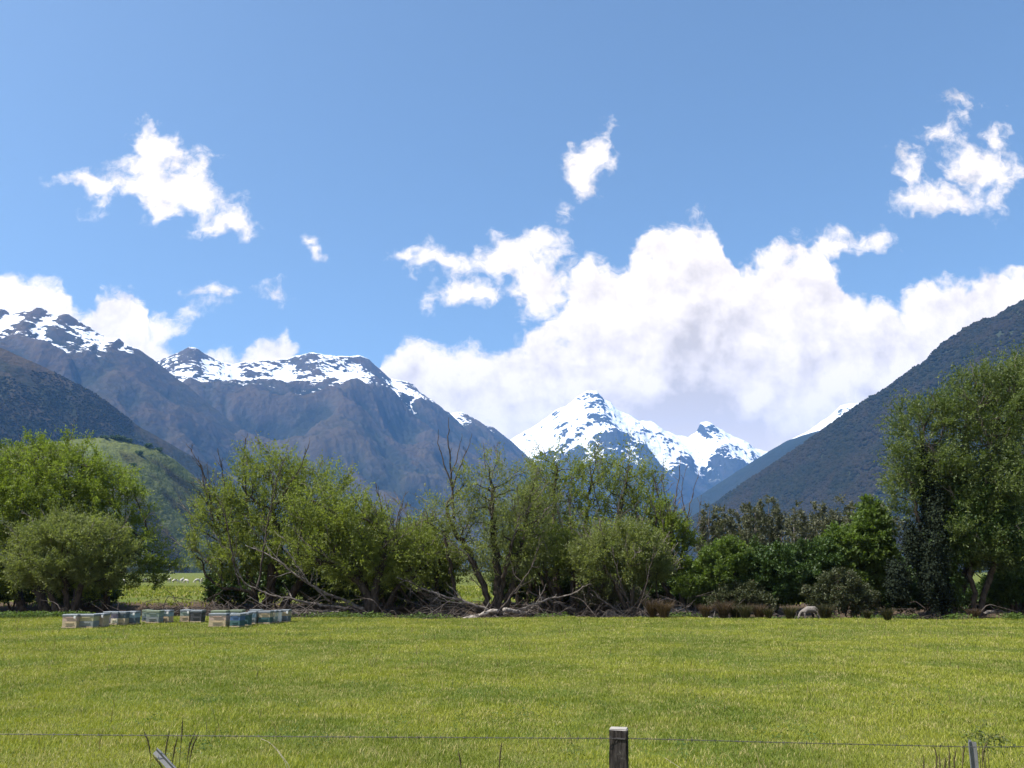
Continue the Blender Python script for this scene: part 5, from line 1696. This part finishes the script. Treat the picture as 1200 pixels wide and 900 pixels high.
m_wire, nt, out = new_mat('rusty_wire')
tcn = nt.node('ShaderNodeTexCoord')
n = nt.noise(tcn.outputs['Object'], 30, 4, .6)
p = principled(nt, nt.mix(n, rgb(.05, .045, .045), rgb(.14, .13, .125)), .6, .4, .5)
nt.l.new(p.outputs[0], out.inputs[0])
m_steel, nt, out = new_mat('dull_steel')
tcn = nt.node('ShaderNodeTexCoord')
n = nt.noise(tcn.outputs['Object'], 22, 5, .65)
p = principled(nt, nt.mix(n, rgb(.085, .085, .09), rgb(.22, .22, .225)), .6, .4, .3)
nt.l.new(p.outputs[0], out.inputs[0])

FY = 6.0
top = w3(723, 853, FY)
fence = empty('wire_fence', (top[0], FY, gz_at(top[0], FY)))
tag(fence, 'barbed wire fence with a dark square wooden post and a thin steel standard', 'fence')
forg = np.array(fence.location)
bm = bmesh.new()
hgt = top[2] - forg[2]
bw = 0.115
segs = 14
rg = np.random.default_rng(61)
# sawn square post, a little weathered on its edges
bmesh.ops.create_cube(bm, size=1)
for v in bm.verts:
    v.co = Vector((v.co.x * bw, v.co.y * bw * .9, -.35 if v.co.z < 0 else hgt))
bmesh.ops.bevel(bm, geom=bm.edges[:], offset=.006, segments=2, affect='EDGES')
vert = [e for e in bm.edges if abs(e.verts[0].co.z - e.verts[1].co.z) > .5]
bmesh.ops.subdivide_edges(bm, edges=vert, cuts=segs, use_grid_fill=True)
for v in bm.verts:
    v.co.x += rg.normal(0, .0011)
    v.co.y += rg.normal(0, .0011)
    if v.co.z > hgt - .02:
        v.co.z += rg.normal(0, .0012)
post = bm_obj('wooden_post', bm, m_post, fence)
post.rotation_euler = (0, R(.6), R(-12))
# staples and a split in the post
bm = bmesh.new()
for zz in (hgt - .055, hgt - .26, hgt - .34):
    add_box(bm, .02, -bw * .45 - .004, zz, .05, .008, .006)
bm_obj('staple', bm, m_wire, post)
# steel standard: a Y-shaped section
st = w3(1138, 868, FY + .1)
bm = bmesh.new()
sx = st[0] - forg[0]
gs = gz_at(st[0], FY + .1) - forg[2]
hz_ = st[2] - forg[2]
for ang in (90, 210, 330):
    a = R(ang)
    r_ = bmesh.ops.create_cube(bm, size=1)
    for v in r_['verts']:
        l_ = Vector((v.co.x * .030 + .0145, v.co.y * .007, 0))
        zz = gs - .3 if v.co.z < 0 else hz_ + (0.0 if ang == 90 else -.002 * ang / 100)
        v.co = Vector((sx + l_.x * math.cos(a) - l_.y * math.sin(a), .1 + l_.x * math.sin(a) + l_.y * math.cos(a), zz))
bm_obj('steel_standard', bm, m_steel, fence)
# barbed top wire: two twisted strands with barbs, in spans between the posts
WP = [w3(-260, 855, FY), w3(0, 858.5, FY), w3(360, 861.5, FY), w3(712, 863.5, FY), w3(735, 863.5, FY), w3(940, 869, FY), w3(1138, 873.5, FY + .05), w3(1200, 873, FY + .1), w3(1500, 868, FY + .2)]
wl = resample(np.array(WP) - forg, .012)
wl[:, 1] -= .055
ph = np.arange(len(wl)) * .75
paths = []
for o_ in (0, math.pi):
    q = wl.copy()
    q[:, 1] += .0024 * np.cos(ph + o_)
    q[:, 2] += .0024 * np.sin(ph + o_)
    paths.append((q, np.full(len(q), .0015)))
for i in range(5, len(wl) - 5, 12):
    for s in (-1, 1):
        a = rg.uniform(0, 6.28)
        d = np.array([s * .006, math.cos(a) * .015, math.sin(a) * .015])
        paths.append((np.array([wl[i] - d, wl[i] - d * .2, wl[i] + d * .3, wl[i] + d]), np.array([.0006, .0018, .0018, .0006])))
V, Q = tubes(paths, 4)
mesh_np('barbed_wire', V, Q, m_wire, fence, smooth=True)

# leaning steel stake left of the post
a0, a1 = w3(183, 879, 6.0), w3(203, 901, 5.95)
d = (a1 - a0) / np.linalg.norm(a1 - a0)
gzl = gz_at(a0[0], 6.0)
l_ = (a0[2] - gzl) / -d[2]
bm = bmesh.new()
bot = a0 + d * (l_ + .15)
bot_l = Vector(bot)
dv = Vector(-d)
qt = dv.to_track_quat('Z', 'X')
ln_ = l_ + .15
for ang in (90, 210, 330):
    a = R(ang)
    r_ = bmesh.ops.create_cube(bm, size=1)
    for v in r_['verts']:
        l2 = Vector((v.co.x * .026 + .0125, v.co.y * .007, 0))
        zz = 0 if v.co.z < 0 else ln_ - .001 * ang / 90
        v.co = qt @ Vector((l2.x * math.cos(a) - l2.y * math.sin(a), l2.x * math.sin(a) + l2.y * math.cos(a), zz))
stake = bm_obj('leaning_stake', bm, m_steel)
stake.location = bot_l
tag(stake, 'grey steel stake leaning to the left in the grass below the barbed wire', 'stake')


# tall stalks by the fence
def stalks(name, label, lst, mat, seed, r_=.0035, heads=True):
    rg = np.random.default_rng(seed)
    ps = []
    c0 = w3(lst[0][0][0][0], 900, lst[0][1])
    org = np.array([c0[0], lst[0][1], gz_at(c0[0], lst[0][1])])
    for pts, Y in lst:
        q = np.array([w3(a, b_, Y) for a, b_ in pts])
        e = q[-1].copy()
        e[2] = gz_at(e[0], Y)
        e[0] += (q[-1][0] - q[0][0]) * .3
        q = np.concatenate([q, [e]]) - org
        q = resample(q, .04)[::-1]
        rr = np.linspace(1, .45, len(q)) * r_
        if heads:
            k = max(3, int(len(q) * .22))
            rr[-k:] = r_ * 1.7 * np.sin(np.linspace(.5, 3.0, k))
        ps.append((q, np.maximum(rr, .0008)))
        if heads:
            for i in range(len(q) - k, len(q) - 1):
                for _ in range(2):
                    dd = rg.normal(0, 1, 3) * .010 + np.array([0, 0, .012])
                    ps.append((np.array([q[i], q[i] + dd]), np.array([.0022, .0006])))
    V, Q = tubes(ps, 5)
    o = mesh_np(name, V, Q, mat, smooth=True)
    o.location = org
    tag(o, label, 'dry grass', None)
    return o


m_stalk = bark_mat('dark_seed_stalk', (.055, .045, .022), (.13, .11, .05), 30)
m_straw = bark_mat('pale_straw', (.42, .36, .22), (.62, .55, .38), 30)
stalks('seed_stalks', 'clump of dark seed stalks rising beside the leaning steel stake', [([(199, 856), (195, 872), (193, 890)], 6.2), ([(209, 861), (204, 878), (202, 895)], 6.2), ([(233, 858), (225, 876), (221, 900)], 6.25), ([(168, 855), (174, 870), (177, 890)], 6.3), ([(214, 841), (213, 860), (211, 885)], 6.6), ([(178, 884), (188, 896), (193, 905)], 6.1), ([(229, 858), (223, 870), (220, 885)], 6.2)], m_stalk, 1)
stalks('straw_stem', 'long pale bent straw arching under the barbed wire', [([(306, 866), (314, 869), (323, 876), (332, 888), (340, 899)], 6.2), ([(316, 870), (326, 881), (336, 896)], 6.2)], m_straw, 2, .004, False)
stalks('seed_stalks', 'two thin dark stalks standing at the wire between the pale straw and the wooden post', [([(588, 868), (586, 885), (585, 900)], 6.3), ([(537, 878), (539, 890), (541, 902)], 6.2)], m_stalk, 3)
stalks('straw_stem', 'short pale straw slanting in the grass just right of the wooden post', [([(779, 888), (788, 894), (798, 900)], 6.2)], m_straw, 4, .004, False)
stalks('seed_stalks', 'tangle of brown stalks around the thin steel standard', [([(1111, 872), (1113, 885), (1112, 900)], 6.15), ([(1100, 880), (1102, 892), (1101, 902)], 6.1), ([(1082, 884), (1083, 894), (1082, 903)], 6.15), ([(1132, 870), (1129, 880), (1128, 900)], 6.2), ([(1158, 868), (1152, 880), (1151, 900)], 6.2), ([(1146, 880), (1145, 890), (1144, 902)], 6.1), ([(1093, 872), (1098, 885), (1097, 902)], 6.2), ([(1121, 876), (1118, 890), (1119, 902)], 6.2), ([(1107, 884), (1108, 895), (1106, 903)], 6.15)], m_stalk, 5)


def fern(name, label, lst, Y, seed):
    """drooping fronds cut into many small leaflets"""
    rg = np.random.default_rng(seed)
    c0 = w3(lst[0][-1][0], lst[0][-1][1], Y)
    org = np.array([c0[0], Y, gz_at(c0[0], Y)])
    root = empty(name, org)
    tag(root, label, 'weed')
    allv = []
    st = []
    for pts in lst:
        q = np.array([w3(a, b_, Y) for a, b_ in pts])
        g0 = q[-1].copy()
        g0[2] = gz_at(g0[0], Y)
        stem = resample(np.concatenate([q, [g0]]) - org, .03)[::-1]
        st.append((stem, np.linspace(.005, .0015, len(stem))))
        fr = resample(q - org, .012)
        n = len(fr) * 4
        k = rg.integers(0, len(fr), n)
        p_ = fr[k] + rg.normal(0, .016, (n, 3))
        v = leaf_mesh_arrays(p_, rg.normal(0, 1, (n, 3)) + np.array([0, 0, -.2]), rg.normal(0, .6, (n, 3)) + np.array([0, 0, 1]), rg.uniform(.015, .035, n), rg.uniform(.010, .02, n), rg)
        allv.append(v)
    V, Q = tubes(st, 5)
    mesh_np('stem', V, Q, m_stalk, root, smooth=True)
    v = np.concatenate(allv)
    mesh_np('frond', v, np.arange(len(v) * 4).reshape(-1, 4), M['grey'], root, attrs={'rnd': np.repeat(rg.random(len(v)), 4)})


fern('bracken_frond', 'dark drooping bracken frond right of the thin steel standard', [[(1186, 871), (1178, 866), (1168, 863), (1158, 866), (1153, 876)], [(1172, 864), (1163, 861), (1156, 868)]], 6.25, 1)
fern('bracken_frond', 'sparse grey-green frond standing behind the top of the thin steel standard', [[(1128, 864), (1136, 861), (1144, 858), (1150, 862)], [(1154, 847), (1148, 855), (1146, 866)]], 6.35, 2)
print('scene built', max(float(V[..., 2].max()) for V, i in RANGES.values()))
